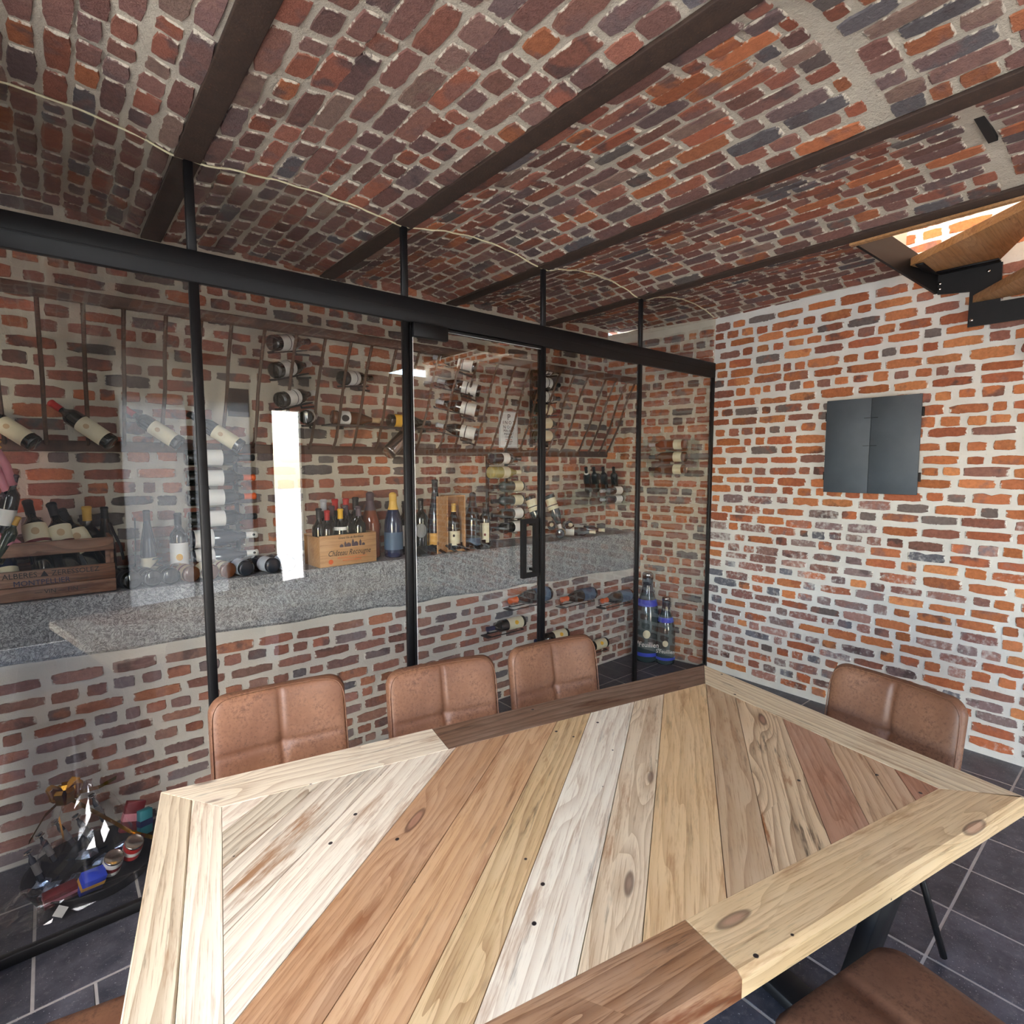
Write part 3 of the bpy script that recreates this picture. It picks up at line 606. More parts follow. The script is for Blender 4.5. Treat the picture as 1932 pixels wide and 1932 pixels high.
for a, b, r, lb in CH:
    c = make_chair(lb) if c0 is None else copy_tree(c0); c0 = c0 or c
    c['label'] = lb; c.location = T(a, b); c.rotation_euler = (0, 0, TA+math.radians(r))
# ================================================================== METAL CUPBOARD
def RW(s, z, d=0): return Vector((XR, 0, z))+tR*s+nR*d      # point on the right wall: s metres from the glass, d out of the wall
rw_m = Matrix(((tR.x, nR.x, 0, XR), (tR.y, nR.y, 0, 0), (0, 0, 1, 0), (0, 0, 0, 1)))
cab = thing('wall_cabinet', 'dark grey metal two-door cupboard hanging on the orange brick wall', 'cabinet', RW(.855, 1.475, .003))
cab.matrix_world = rw_m @ Matrix.Translation((.862, .004, 1.475))
mobj('body', bevelled(G().box((.01, 0, .01), (.518, .03, .592)).me('body'), .003, 1), M['steel'], cab)
for x0, x1 in ((0, .2625), (.2645, .528)):
    d = mobj('door', bevelled(G().box((x0, .031, 0), (x1, .042, .602)).me('door'), .002, 1), M['plate'], cab)
    for z in (.30, .475): G().box((.225 if x0 < .1 else .266, .0419, z), (.262 if x0 < .1 else .303, .0424, z+.003)).obj('scratch_line', M['steel'], d)
for x in (-.008, .528):
    for z in (.08, .47): mobj('hinge', bevelled(G().box((x, .008, z), (x+.008, .036, z+.055)).me('hinge'), .002, 1), M['matt'], cab)
# ================================================================== STAIRCASE
st = thing('staircase', 'open staircase with black folded steel stringer and oak treads by the ceiling', 'staircase', (3.2, -1.5, 2.4))
st.matrix_world = Matrix.Identity(4)
def plate(name, quad, n, th, mat='steel', parent=st):
    q = [Vector(p) for p in quad]; n = Vector(n)*th; k = len(q); g = G()
    g.add(q+[p+n for p in q], [tuple(range(k)), tuple(range(2*k-1, k-1, -1))]+[(i, k+i, k+(i+1) % k, (i+1) % k) for i in range(k)]); me = g.me(name)
    bm = bmesh.new(); bm.from_mesh(me); bmesh.ops.recalc_face_normals(bm, faces=bm.faces[:]); bm.to_mesh(me); bm.free(); return mobj(name, me, M[mat], parent)
plate('stringer_plate', [(2.76, -1.262, 2.775), (2.76, -1.262, 2.93), (3.555, -1.436, 2.775), (3.555, -1.436, 2.632)], (.2, .98, 0), .014)
xs_ = 3.553
plate('stringer_plate', [(xs_, -1.436, 2.628), (xs_, -1.436, 2.735), (xs_, -1.715, 2.735), (xs_, -1.715, 2.53), (xs_, -1.99, 2.53), (xs_, -1.99, 2.33), (xs_, -2.26, 2.33), (xs_, -2.26, 2.21), (xs_, -1.85, 2.21), (xs_, -1.85, 2.418), (xs_, -1.583, 2.418), (xs_, -1.583, 2.61)], (1, 0, 0), .014)
for y, z in ((-1.446, 2.685), (-1.446, 2.655), (-1.60, 2.452), (-1.66, 2.70), (-1.87, 2.25)):
    b = G().lathe([(.009, 0), (.009, .004), (.006, .007), (.001, .008)], 10).obj('bolt', M['chrome'], st); b.location = (xs_-.001, y, z); b.rotation_euler = (0, math.radians(-90), 0)
def tread(poly, z, th=.042, parent=st):
    c = Vector((sum(p[0] for p in poly)/len(poly), sum(p[1] for p in poly)/len(poly))); lp = [(p[0]-c.x, p[1]-c.y) for p in poly]
    if sum(lp[i][0]*lp[(i+1) % len(lp)][1]-lp[(i+1) % len(lp)][0]*lp[i][1] for i in range(len(lp))) < 0: lp.reverse()
    o = G().prism(lp, 0, th, .004, .004).obj('tread', M['tread'], parent); o.location = (c.x, c.y, z); return o
tread([(3.27, -1.375), (3.548, -1.436), (3.548, -1.70), (2.82, -2.02), (2.82, -1.92)], 2.742)
tread([(3.548, -1.60), (3.548, -1.98), (2.90, -2.36), (2.82, -2.10)], 2.545)
tread([(3.548, -1.87), (3.548, -2.24), (2.90, -2.62), (2.82, -2.38)], 2.342)
mobj('tread_bracket', bevelled(G().box((3.26, -1.437, 2.733), (3.552, -1.40, 2.741)).me('tread_bracket'), .001, 1), M['steel'], st); mobj('tread_bracket', bevelled(G().box((3.49, -1.71, 2.733), (3.552, -1.44, 2.741)).me('tread_bracket'), .001, 1), M['steel'], st)
# ================================================================== BOTTLES
PROF = {
 'bdx': [(.030, 0), (.0365, .003), (.0375, .012), (.0375, .19), (.035, .206), (.022, .224), (.0148, .236), (.0138, .25), (.0138, .29), (.0155, .291), (.0155, .3), (.009, .302)],
 'bur': [(.032, 0), (.040, .003), (.041, .012), (.041, .155), (.038, .178), (.028, .208), (.018, .236), (.0145, .258), (.0142, .288), (.0158, .289), (.0158, .298), (.009, .30)],
 'rie': [(.030, 0), (.0365, .003), (.0375, .012), (.0375, .15), (.035, .19), (.027, .24), (.0185, .29), (.0145, .325), (.0142, .36), (.0155, .361), (.0155, .37), (.009, .372)],
 'cha': [(.034, 0), (.043, .004), (.0445, .014), (.0445, .15), (.041, .18), (.031, .215), (.020, .25), (.0165, .275), (.0175, .276), (.0175, .305), (.014, .312), (.006, .315)],
}
def rad(kind, z):
    p = PROF[kind]
    for (r0, z0), (r1, z1) in zip(p, p[1:]):
        if z0 <= z <= z1: return r0+(r1-r0)*((z-z0)/(z1-z0) if z1 > z0 else 0)
    return p[-1][0]
BC = {}
def body_mesh(kind, mat, n):
    k = (kind, mat, n)
    if k not in BC: m_ = G().lathe(PROF[kind], n).me('body'); m_.materials.append(M[mat]); BC[k] = m_
    return BC[k]
def band(kind, z0, z1, mat, arc=360, off=.0007, n=20):
    k = (kind, z0, z1, mat, arc, off)
    if k not in BC:
        zs = sorted({z0+(z1-z0)*i/4 for i in range(5)} | {z for r_, z in PROF[kind] if z0 < z < z1}); pr = [(rad(kind, z)+off, z) for z in zs]; a = math.radians(arc)/2
        m_ = G().lathe(pr, n, -math.pi/2-a, -math.pi/2+a, False).me('band'); m_.materials.append(M[mat]); BC[k] = m_
    return BC[k]
H_ = dict(bdx=.302, bur=.30, rie=.372, cha=.315)
def bottle(base, tip, label, glass='dark', kind='bdx', lab='l_lwhite', lz=(.05, .14), cap='l_black', stripes=(), emblem=None, group=None, name='wine_bottle', arc=230, n=18, length=None, capz=None, neck=None, face=None):
    base, tip = Vector(base), Vector(tip); ax = (tip-base); L = length or ax.length; ax.normalize(); k = L/H_[kind]
    f = (face or (CAM-base)); yb = -(f-ax*f.dot(ax)).normalized(); xb = yb.cross(ax)
    t = thing(name, label, 'bottle', (0, 0, 0), 0, group)
    t.matrix_world = Matrix(((xb.x*k, yb.x*k, ax.x*k, base.x), (xb.y*k, yb.y*k, ax.y*k, base.y), (xb.z*k, yb.z*k, ax.z*k, base.z), (0, 0, 0, 1)))
    mobj('body', body_mesh(kind, glass, n), None, t)
    if cap:
        h = H_[kind]; z0 = capz or (h-.055 if kind != 'cha' else h-.082); mobj('capsule', band(kind, z0, h-.0015, cap, 360, .0009), None, t)
        g = BC.get(('top', kind, cap))
        if g is None: r = rad(kind, h-.0015)+.0009; g = G().lathe([(r, h-.0015), (r*.9, h+.001), (.001, h+.0012)], 14).me('capsule_top'); g.materials.append(M[cap]); BC[('top', kind, cap)] = g
        mobj('capsule_top', g, None, t)
    lo = None
    if lab: lo = mobj('label', band(kind, lz[0], lz[1], lab, arc), None, t)
    for a, b, c in stripes: mobj('label_stripe', band(kind, a, b, c, arc, .0016), None, lo)
    if neck: mobj('neck_label', band(kind, neck[0], neck[1], neck[2], 300, .0010), None, t)
    if emblem:
        z, r, c = emblem; ring_ = [(0, z)]+[(r*.55*math.cos(q*math.pi/7), z+r*.55*math.sin(q*math.pi/7)) for q in range(14)]+[(r*math.cos(q*math.pi/7), z+r*1.15*math.sin(q*math.pi/7)) for q in range(14)]; ev = []
        for x_, z_ in ring_: R0 = rad(kind, z_)+.0021; ev.append((R0*math.sin(x_/R0), -R0*math.cos(x_/R0), z_))
        G().add(ev, [(0, 1+q, 1+(q+1) % 14) for q in range(14)]+[(1+q, 15+q, 15+(q+1) % 14, 1+(q+1) % 14) for q in range(14)]).obj('emblem', M[c], lo or t)
    return t
ORD = ['topmost', 'second', 'third', 'fourth', 'fifth', 'sixth', 'seventh']
# --- hay rack on the back wall
hr = thing('hay_rack', 'long antique iron hay rack with curved bars mounted on the cellar back wall', 'rack', (0, YU, 1.75))
hr.matrix_world = Matrix.Identity(4)
mobj('top_rail', bevelled(G().box((-1.2, .575, 2.338), (3.50, .615, 2.385)).me('top_rail'), .006, 1), M['rail'], hr)
mobj('bottom_rail', bevelled(G().box((-1.2, .905, 1.725), (3.45, .928, 1.775)).me('bottom_rail'), .004, 1), M['rail'], hr)
RB = [-1.0, -.85, -.70, -.555, -.414, -.265, -.124, .035, .178, .308, .462, .62, .773, .919, 1.043, 1.197, 1.35, 1.495, 1.662, 1.794, 1.96, 2.115, 2.252, 2.40, 2.55, 2.70, 2.851, 3.061, 3.187, 3.324, 3.43]
for x in RB:
    e = R_.uniform(-.006, .006)
    G().tube([(x, .915, 1.752), (x+e, .872, 1.80), (x+e, .83, 1.88), (x, .785, 1.96), (x-e, .757, 2.03), (x, .70, 2.17), (x, .648, 2.265), (x, .60, 2.345)], .0085, 6).obj('rib', M['iron'], hr)
for x in (-.3, 1.0, 2.2, 3.4): G().tube([(x, .60, 2.36), (x, .93, 2.42)], .007, 6).obj('stay', M['iron'], hr)
# four large bottles slung in the rack
for k, (b, t_, cap) in enumerate([((-.452, .77, 1.752), (-.66, .90, 1.925), 'l_black'), ((-.182, .77, 1.760), (-.392, .90, 1.945), 'l_red'), ((.092, .77, 1.762), (-.115, .90, 1.935), 'l_red'), ((.372, .77, 1.752), (.155, .90, 1.925), 'l_black')]):
    bottle(b, t_, ['large dark bottle with beige label tilted in the hay rack above the pink gift', 'large red-capped bottle with beige label in the hay rack above the old stencilled crate', 'large red-capped bottle with beige label in the hay rack nearest the first glass post', 'large tilted bottle with beige label in the hay rack just beyond the first glass post'][k], 'dark', 'bdx', 'l_cream', (.03, .15), cap, emblem=(.11, .011, 'l_tan'), group='large bottles in the hay rack', arc=150)
def trough(p, q, parent=None, lab='', grp=None):
    p, q = Vector(p), Vector(q); d = (q-p).normalized(); sd = d.cross(Z3).normalized(); up = sd.cross(d)
    t = thing('bottle_holder', lab, 'holder', p, 0, grp); L = (q-p).length
    mw = Matrix(((sd.x, d.x, up.x, p.x), (sd.y, d.y, up.y, p.y), (sd.z, d.z, up.z, p.z), (0, 0, 0, 1))); t.matrix_world = mw
    g = G(); g.box((-.02, -.01, -.006), (.02, L*.8, 0)); g.obj('plate', M['matt'], t)
    G().tube([(-.022, -.008, .002), (.022, -.008, .002)], .004, 6).obj('front_rod', M['steel'], t); G().tube([(0, L*.55, -.004), (0, L*.55+.001, -.02), (0, L*.9, -.03)], .006, 6).obj('wall_arm', M['steel'], t); return t
# --- stacked bottles with white banded labels left of the door (pointing to the right)
for k, (b, t_) in enumerate([((.525, .71, 2.300), (.80, .885, 2.375)), ((.530, .71, 2.158), (.805, .885, 2.25)), ((.552, .71, 2.005), (.82, .885, 2.085)), ((.70, .74, 1.925), (.80, .90, 1.955))]):
    cap = ['l_black', 'l_lwhite', 'l_lwhite', 'l_lwhite'][k]
    bottle(b, t_, f'{ORD[k]} dark bottle of the stack in the hay rack beside the bright door reflection', 'dark', 'bur', 'l_lwhite', (.04, .135), cap, ((.098, .104, 'l_black'),), group='dark bottles stacked beside the door reflection', length=.31 if k < 3 else .28)
    trough(Vector(b)-Vector((0, .0, .047)), Vector(t_)-Vector((0, 0, .047)), lab=f'black wall holder under the {ORD[k]} bottle beside the door reflection', grp='black bottle holders in the hay rack')
b, t_ = (.912, .74, 2.16), (1.17, .885, 2.20); bottle(b, t_, 'dark bottle with white banded label alone in the hay rack before the hinge post', 'dark', 'bur', 'l_lwhite', (.04, .135), 'l_black', ((.098, .104, 'l_black'),), length=.30); trough(Vector(b)-Vector((0, 0, .047)), Vector(t_)-Vector((0, 0, .047)), lab='black wall holder under the lone bottle before the hinge post')
sh = thing('wall_shelf', 'thin dark shelf carrying two lying bottles behind the hinge post', 'shelf', (1.2, .85, 1.9)); sh.matrix_world = Matrix.Identity(4); G().box((.86, .80, 1.893), (1.62, .928, 1.901)).obj('board', M['darkwood'], sh)
for x in (.95, 1.52): G().box((x, .84, 1.875), (x+.012, .928, 1.893)).obj('bracket', M['steel'], sh)
bottle((.895, .852, 1.943), (1.205, .858, 1.938), 'brown bottle with a dark picture on white label lying on the thin shelf', 'amber', 'bur', 'l_lwhite', (.03, .10), 'l_tan', emblem=(.065, .02, 'l_black'), length=.31)
bottle((1.265, .852, 1.943), (1.575, .858, 1.938), 'bottle with yellow label lying on the thin shelf behind the hinge post', 'dark', 'bur', 'l_yellow', (.03, .085), 'l_black', ((.085, .12, 'l_lwhite'),), length=.31)
t = thing('metal_cylinder', 'shiny chrome bottle sleeve leaning in the bottom of the hay rack', 'sleeve', (0, 0, 0)); p, q_ = Vector((1.225, .79, 1.735)), Vector((1.44, .86, 1.90)); d = (q_-p).normalized(); a = d.orthogonal().normalized(); b_ = d.cross(a)
t.matrix_world = Matrix(((a.x, b_.x, d.x, p.x), (a.y, b_.y, d.y, p.y), (a.z, b_.z, d.z, p.z), (0, 0, 0, 1))); G().lathe([(.043, 0), (.046, .004), (.046, .22), (.044, .225), (.036, .228), (.001, .229)], 22).obj('shell', M['chrome'], t); G().lathe([(.0475, .01), (.0475, .02)], 22, closed=False).obj('rim', M['chrome'], t)
# --- four bottles pointing left, bases toward the room
for k, (b, t_) in enumerate([((1.835, .68, 2.315), (1.62, .88, 2.385)), ((1.865, .68, 2.155), (1.63, .88, 2.235)), ((1.855, .68, 2.02), (1.62, .88, 2.095)), ((1.85, .68, 1.862), (1.63, .88, 1.935))]):
    bottle(b, t_, f'{ORD[k]} of four dark bottles lying with white-label ends out behind the glass door', 'dark', 'bur', 'l_lwhite', (.02, .125), 'l_silver', ((.088, .094, 'l_black'), (.02, .024, 'l_black')), group='four bottles behind the glass door', length=.30)
    trough(Vector(t_)-Vector((0, .02, .046)), Vector(b)-Vector((0, .02, .046)), lab=f'black wall holder under the {ORD[k]} bottle behind the glass door', grp='black bottle holders behind the glass door')
# --- tin eye chart
ch = thing('eye_chart_sign', 'white tin eye-chart sign spelling wine names on the cellar wall', 'sign', (2.31, .918, 1.927)); mobj('plate', bevelled(G().box((-.093, 0, -.138), (.093, .006, .138)).me('plate'), .002, 1), M['white'], ch)
for A, B in (((-.088, -.0008, -.133), (.088, 0, -.131)), ((-.088, -.0008, .131), (.088, 0, .133)), ((-.088, -.0008, -.131), (-.086, 0, .131)), ((.086, -.0008, -.131), (.088, 0, .131))): G().box(A, B).obj('border_line', M['matt'], ch)
for i, (tx_, s_, z) in enumerate([('P', .062, .093), ('I N O T', .036, .052), ('N O I R', .034, .018), ('MALBEC', .028, -.010), ('MERLOT', .025, -.034), ('CHABLIS', .02, -.056), ('SANCERRE', .014, -.075), ('CHARDONNAY', .011, -.090), ('SAUVIGNON', .009, -.102), ('BORDEAUX', .008, -.113)]): text(tx_, s_, M['l_black'] if i != 6 else M['l_red'], ch, (0, -.0012, z), (math.radians(90), 0, 0), 'letter_row')
# --- six bottles right of the handle post
for k, z in enumerate([2.388, 2.285, 2.178, 2.080, 1.978, 1.882]):
    dk = k < 3
    bottle((2.44, .76, z), (2.79, .82, z+.004), f'{ORD[k]} of six stacked lying bottles just past the door handle post', 'dark' if dk else 'green', 'bur', 'l_lwhite' if dk else 'l_cream', (.07, .165), 'l_black' if dk else 'l_maroon', ((.115, .123, 'l_black'), (.07, .074, 'l_black')) if dk else (), group='six bottles past the door handle post', length=.31)
rk = thing('bottle_rack', 'narrow black rail rack holding six bottles past the door handle post', 'rack', (2.6, .87, 1.8)); rk.matrix_world = Matrix.Identity(4)
for x in (2.53, 2.70): G().box((x, .90, 1.80), (x+.012, .926, 2.46)).obj('upright', M['steel'], rk)
for z in [2.388, 2.285, 2.178, 2.080, 1.978, 1.882]: G().tube([(2.536, .91, z-.046), (2.536, .70, z-.046)], .004, 6).obj('peg', M['steel'], rk); G().tube([(2.706, .91, z-.03), (2.706, .80, z-.03)], .004, 6).obj('peg', M['steel'], rk)
# --- columns of lying bottles on the upper wall
def column_rack(x0, x1, z0, z1, zs, label):
    r = thing('bottle_rack', label, 'rack', (x0, YU, z0)); r.matrix_world = Matrix.Identity(4)
    for x in (x0, x1):
        G().box((x-.009, YU-.025, z0), (x+.009, YU-.005, z1)).obj('upright', M['steel'], r)
        for z in zs: G().tube([(x, YU-.01, z-.045), (x, YU-.15, z-.045)], .0045, 6).obj('peg', M['chrome'], r)
    return r
ZA = [1.700, 1.594, 1.493, 1.383, 1.282, 1.183]
column_rack(.20, .37, 1.12, 1.76, ZA, 'slim steel wall rack of six lying bottles behind the first glass post')
for k, z in enumerate(ZA):
    o = k > 3
    bottle((.115, .82, z), (.445, .825, z), f'{ORD[k]} of six bottles lying in the wall rack behind the first glass post', 'slate' if o else 'dark', 'bur' if o else 'bdx', 'l_lwhite', (.05, .155) if not o else (.02, .10), ['l_black', 'l_orange', 'l_orange', 'l_black', 'l_lwhite', 'l_lwhite'][k], ((.05, .066, 'l_ochre'),) if k == 0 else (), emblem=(.28, .006, 'l_black') if o else None, group='six bottles in the wall rack behind the first post', length=.33, arc=300)
ZD = [1.707, 1.604, 1.498, 1.393, 1.292, 1.190]
column_rack(2.10, 2.28, 1.13, 1.77, ZD, 'slim steel wall rack of six lying bottles under the eye chart')
for k, z in enumerate(ZD):
    gl = ['slate', 'pale', 'tealglass', 'tealglass', 'dark', 'dark'][k]; rev = k > 1; a_, c_ = (2.035, .80, z), (2.37, .835, z)
    bottle(c_ if rev else a_, a_ if rev else c_, ['slate grey bottle with white label topmost in the rack under the eye chart', 'pale white-wine bottle second in the rack under the eye chart', 'third bottle down with cream label in the rack under the eye chart', 'fourth bottle down with cream label in the rack under the eye chart', 'fifth bottle down, black, with white label in the rack under the eye chart', 'lowest black bottle with pink-white label in the rack under the eye chart'][k], gl, 'bdx' if k != 1 else 'bur', 'l_lwhite' if k in (0, 4, 5) else 'l_cream', (.10, .165) if k < 2 else (.02, .105), 'l_black' if k != 1 else 'l_cream', group='six bottles in the rack under the eye chart', length=.32, arc=300)
# --- standing bottles on the ledge
def stand(x, y, h, label, **k): b = Vector((x, y, zled(x))); return bottle(b, b+Vector((0, 0, h)), label, length=h, n=22, **k)
t = stand(-.062, .80, .345, 'tall slim green bottle with a slanted stroke on its cream label on the ledge', glass='slate', kind='rie', lab='l_cream', lz=(.048, .125), cap='l_black', arc=190)
text('7', .10, M['l_black'], t, (.004, -.0392, .085), (math.radians(90), 0, 0), 'numeral', .5)
stand(.068, .80, .325, 'dark bottle with white label and small yellow bird standing behind the lying bottles', glass='dark', kind='bdx', lab='l_lwhite', lz=(.04, .165), cap='l_black', emblem=(.10, .014, 'l_yellow'), arc=190)
stand(-.288, .87, .37, 'dark bottle with gold neck standing behind the old stencilled crate', cap='l_gold', lab=None, kind='bdx')
stand(-.222, .86, .365, 'slender black-necked bottle standing at the corner of the old stencilled crate', kind='rie', lab=None, cap='l_black')
G().tube([(-.215, .70, 1.40), (-.205, .66, 1.36), (-.185, .62, 1.30), (-.178, .61, 1.24)], .006, 6).obj('cord_strap', M['matt']); o = bpy.data.objects['cord_strap']; o['label'] = 'short black strap hanging off the corner of the old stencilled crate'; o['category'] = 'strap'
# old crate with bottles
cr = thing('wooden_crate', 'old dark slatted wine crate with faded stencilled lettering on the ledge', 'crate', (-.62, .60, zled(-.4)+.001))
cr.matrix_world = Matrix.Translation((-.66, .615, zled(-.4)+.001))
def slat(p, q, parent, mat='oldcrate'): c = [(p[i]+q[i])/2 for i in range(3)]; me = bevelled(G().box([p[i]-c[i] for i in range(3)], [q[i]-c[i] for i in range(3)]).me('slat'), .002, 1); o = mobj('slat', me, M[mat], parent); o.location = c; return o
for z0, z1 in ((.004, .06), (.062, .128), (.186, .244)): slat((0, 0, z0), (.45, .014, z1), cr); slat((0, .255, z0), (.45, .269, z1), cr)
for x in (0.001, .436):
    for z0, z1 in ((.004, .12), (.125, .243)): slat((x, .0145, z0), (x+.013, .2545, z1), cr)
slat((.0, .015, 0), (.45, .254, .0035), cr)
for x in (.02, .418): slat((x, .0145, .004), (x+.018, .03, .243), cr)
text('ALBERES \u25b2 ZERESSOLEZ', .031, M['l_black'], cr, (.235, -.0006, .108), (math.radians(90), 0, 0), 'stencil', 0, sx=.93); text('MONTPELLIER', .031, M['l_navy'], cr, (.20, -.0006, .075), (math.radians(90), 0, 0), 'stencil', sx=.93); text('\u2014 VIN \u2014 FIN \u2014', .024, M['l_black'], cr, (.26, -.0006, .033), (math.radians(90), 0, 0), 'stencil')
for k, (b, t_, lb) in enumerate([((-.44, .665, 1.18), (-.50, .82, 1.545), 'dark bottle with cream label and red band leaning in the old crate nearest the gift'), ((-.345, .665, 1.17), (-.42, .82, 1.515), 'dark bottle with cream label leaning in the middle of the old crate'), ((-.255, .665, 1.16), (-.385, .82, 1.47), 'dark bottle with cream label leaning across to the end slats of the old crate')]):
    bottle(b, t_, lb, 'dark', 'bdx', 'l_cream', (.105, .205), 'l_black', ((.132, .143, 'l_maroon'),), emblem=(.172, .012, 'l_tan'), group='bottles leaning in the old crate', length=.36, arc=150)
bottle((-.56, .665, 1.125), (-.60, .80, 1.42), 'navy-based bottle with green-white label low in the old crate', 'blue', 'bdx', 'l_cream', (.03, .11), 'l_black', length=.32)
for k, (b, t_) in enumerate([((-.315, .70, 1.14), (-.58, .72, 1.16))]): bottle(b, t_, 'dark bottle lying flat in the bottom of the old crate', 'dark', 'bdx', 'l_lwhite', (.03, .10), 'l_black', length=.27)
# pink gift
gf = thing('wrapped_gift', 'pink and purple cellophane-wrapped gift bottles at the end of the old crate', 'gift', (-.58, .66, 1.32)); gf.matrix_world = Matrix.Identity(4)
def crumple(c, rx, ry, rz, seed, nu=22, nv=14, amp=.22, cone=0):
    r = random.Random(seed); v = []; f = []
    for j in range(nv+1):
        for i in range(nu):
            a = 2*math.pi*i/nu; b = -math.pi/2+math.pi*j/nv; k = 1+r.uniform(-amp, amp); h = math.sin(b); q = math.cos(b)*(1-cone*(h*.5+.5))
            v.append((c[0]+rx*q*math.cos(a)*k, c[1]+ry*q*math.sin(a)*k, c[2]+rz*h*(1+r.uniform(-.05, .05))))
    for j in range(nv):
        for i in range(nu): f.append((j*nu+i, j*nu+(i+1) % nu, (j+1)*nu+(i+1) % nu, (j+1)*nu+i))
    return mesh('wrap', v, f)
mobj('wrap', crumple((-.625, .70, 1.53), .115, .085, .25, 4, cone=.5), M['pinkcello'], gf)
for q in ([(-.60, .66, 1.78), (-.585, .655, 1.68), (-.56, .65, 1.60), (-.54, .655, 1.52)], [(-.57, .64, 1.72), (-.545, .64, 1.66), (-.53, .65, 1.58)]): G().tube(q, [.016]*len(q), 6).obj('paper_strip', M['l_pink'], gf)
mobj('bow', crumple((-.59, .645, 1.745), .036, .03, .03, 9, 12, 8, .3), M['l_ochre'], gf); mobj('bow', crumple((-.548, .648, 1.535), .024, .02, .022, 12, 12, 8, .3), M['l_purple'], gf)
mobj('wrap_fold', crumple((-.60, .64, 1.345), .07, .03, .05, 5, 14, 8, .3), M['l_pink'], gf)
bottle((-.575, .665, 1.38), (-.52, .65, 1.62), 'small dark bottle with white label inside the pink gift', 'dark', 'bdx', 'l_lwhite', (.05, .13), 'l_purple', length=.25)
bottle((-.60, .64, 1.27), (-.515, .625, 1.46), 'small bottle with gold capsule poking from the pink gift', 'green', 'bdx', None, cap='l_gold', length=.2)
# row of bottles lying on the ledge, ends to the room
for k, (x, lab, cap) in enumerate([(-.146, 'l_black', 'l_black'), (-.069, 'l_black', 'l_black'), (.005, 'l_black', 'l_black'), (.09, 'l_tan', 'l_black'), (.172, 'l_cream', 'l_maroon'), (.25, 'l_cream', 'l_black'), (.335, 'l_lblue', 'l_black'), (.465, 'l_lblue', 'l_lwhite'), (.545, 'l_lblue', 'l_lwhite')]):
    z = zled(x)+.0405; bottle((x, .612, z), (x-.07, .89, z+.006), [f'{o_} dark-foiled bottle lying end-on beside the old crate' for o_ in ('first', 'second', 'third')][k] if k < 3 else ['bottle with beige label lying end-on just before the first glass post', 'bottle with cream label lying end-on half behind the first glass post', 'bottle with cream and red label lying end-on just past the first glass post', 'bottle with pale blue label lying against the dark wooden rest', 'bottle with white label lying at the end of the dark wooden rest', 'white-labelled bottle lying beside the printed wine crate'][k-3], 'dark' if k < 3 else 'amber' if k < 6 else 'slate', 'bur', lab, (.022, .10), cap, stripes=((.055, .07, 'l_maroon'),) if k in (3, 5) else ((.03, .034, 'l_grey'), (.075, .079, 'l_grey')) if k < 3 else (), group='bottles lying end-on along the ledge', length=.29, arc=200)
for k, (x0, x1, lb) in enumerate([(-.19, .06, 'dark wooden bottle rest with rounded corner behind the foiled bottles'), (.16, .475, 'dark wooden bottle rest with rounded corner past the first glass post')]):
    t = thing('bottle_rest', lb, 'rack', ((x0+x1)/2, .745, zled(x0)+.001)); w_, h_ = (x1-x0)/2, .06; pts = [(-w_, 0), (w_, 0)]+[(w_-.03+.03*math.sin(math.radians(a)), h_-.03+.03*math.cos(math.radians(a))) for a in range(90, -1, -15)]+[(-w_, h_)]
    v = [(x, 0, z) for x, z in pts]+[(x, .02, z) for x, z in pts]; nn = len(pts); mobj('board', mesh('board', v, [tuple(range(nn)), tuple(range(2*nn-1, nn-1, -1))]+[(i+nn, (i+1) % nn+nn, (i+1) % nn, i) for i in range(nn)]), M['darkwood'], t)
    for x in (-w_+.01, w_-.03): G().box((x, .02, 0), (x+.02, .10, .03)).obj('foot', M['darkwood'], t)
for k, (q, lb) in enumerate([([(.305, .915, 1.375), (.32, .90, 1.33), (.325, .90, 1.25), (.335, .90, 1.12)], 'thin black cable dropping from a wall socket past the first glass post'), ([(-.10, .90, 1.40), (-.103, .90, 1.30), (-.108, .90, 1.18), (-.125, .88, 1.10)], 'thin black cable running down the wall beside the tall slim bottle')]):
    t = thing('power_cord', lb, 'cable', (0, 0, 0)); G().tube(q, .003, 6).obj('cable', M['matt'], t)
    if k == 0: mobj('plug', bevelled(G().box((.285, .895, 1.365), (.328, .928, 1.40)).me('plug'), .004, 1), M['matt'], t)
# printed wine crate and its bottles
def disc(r, n): return G().add([(r*math.cos(2*math.pi*q/n), r*math.sin(2*math.pi*q/n)*1.0, .0003) for q in range(n)]+[(r*math.cos(2*math.pi*q/n), r*math.sin(2*math.pi*q/n)*1.0, 0) for q in range(n)], [tuple(range(n))]+[(n+q, n+(q+1) % n, (q+1) % n, q) for q in range(n)])
zc_ = zled(.87)+.001; wcr = thing('wine_crate', 'pale pine wine crate printed with a chateau name, full of bottles', 'crate', (.69, .60, zc_)); wcr.matrix_world = Matrix.Translation((.705, .602, zc_)) @ Matrix.Rotation(math.radians(3), 4, 'Z')
for p, q in (((0, 0, 0), (.345, .01, .175)), ((0, .20, 0), (.345, .21, .175)), ((0, .0105, 0), (.009, .1995, .168)), ((.336, .0105, 0), (.345, .1995, .175)), ((.0095, .0105, 0), (.3355, .1995, .006))): c = [(p[i]+q[i])/2 for i in range(3)]; o = mobj('panel', bevelled(G().box([p[i]-c[i] for i in range(3)], [q[i]-c[i] for i in range(3)]).me('panel'), .0012, 1), M['crate'], wcr); o.location = c
rx = (math.radians(90), 0, 0); text('Grand Vin de Bordeaux', .02, M['l_black'], wcr, (.185, -.0006, .157), rx, 'print', .35, sx=.8); text('Ch\u00e2teau Recougne', .044, M['l_black'], wcr, (.175, -.0006, .072), rx, 'print', .35, sx=.78)
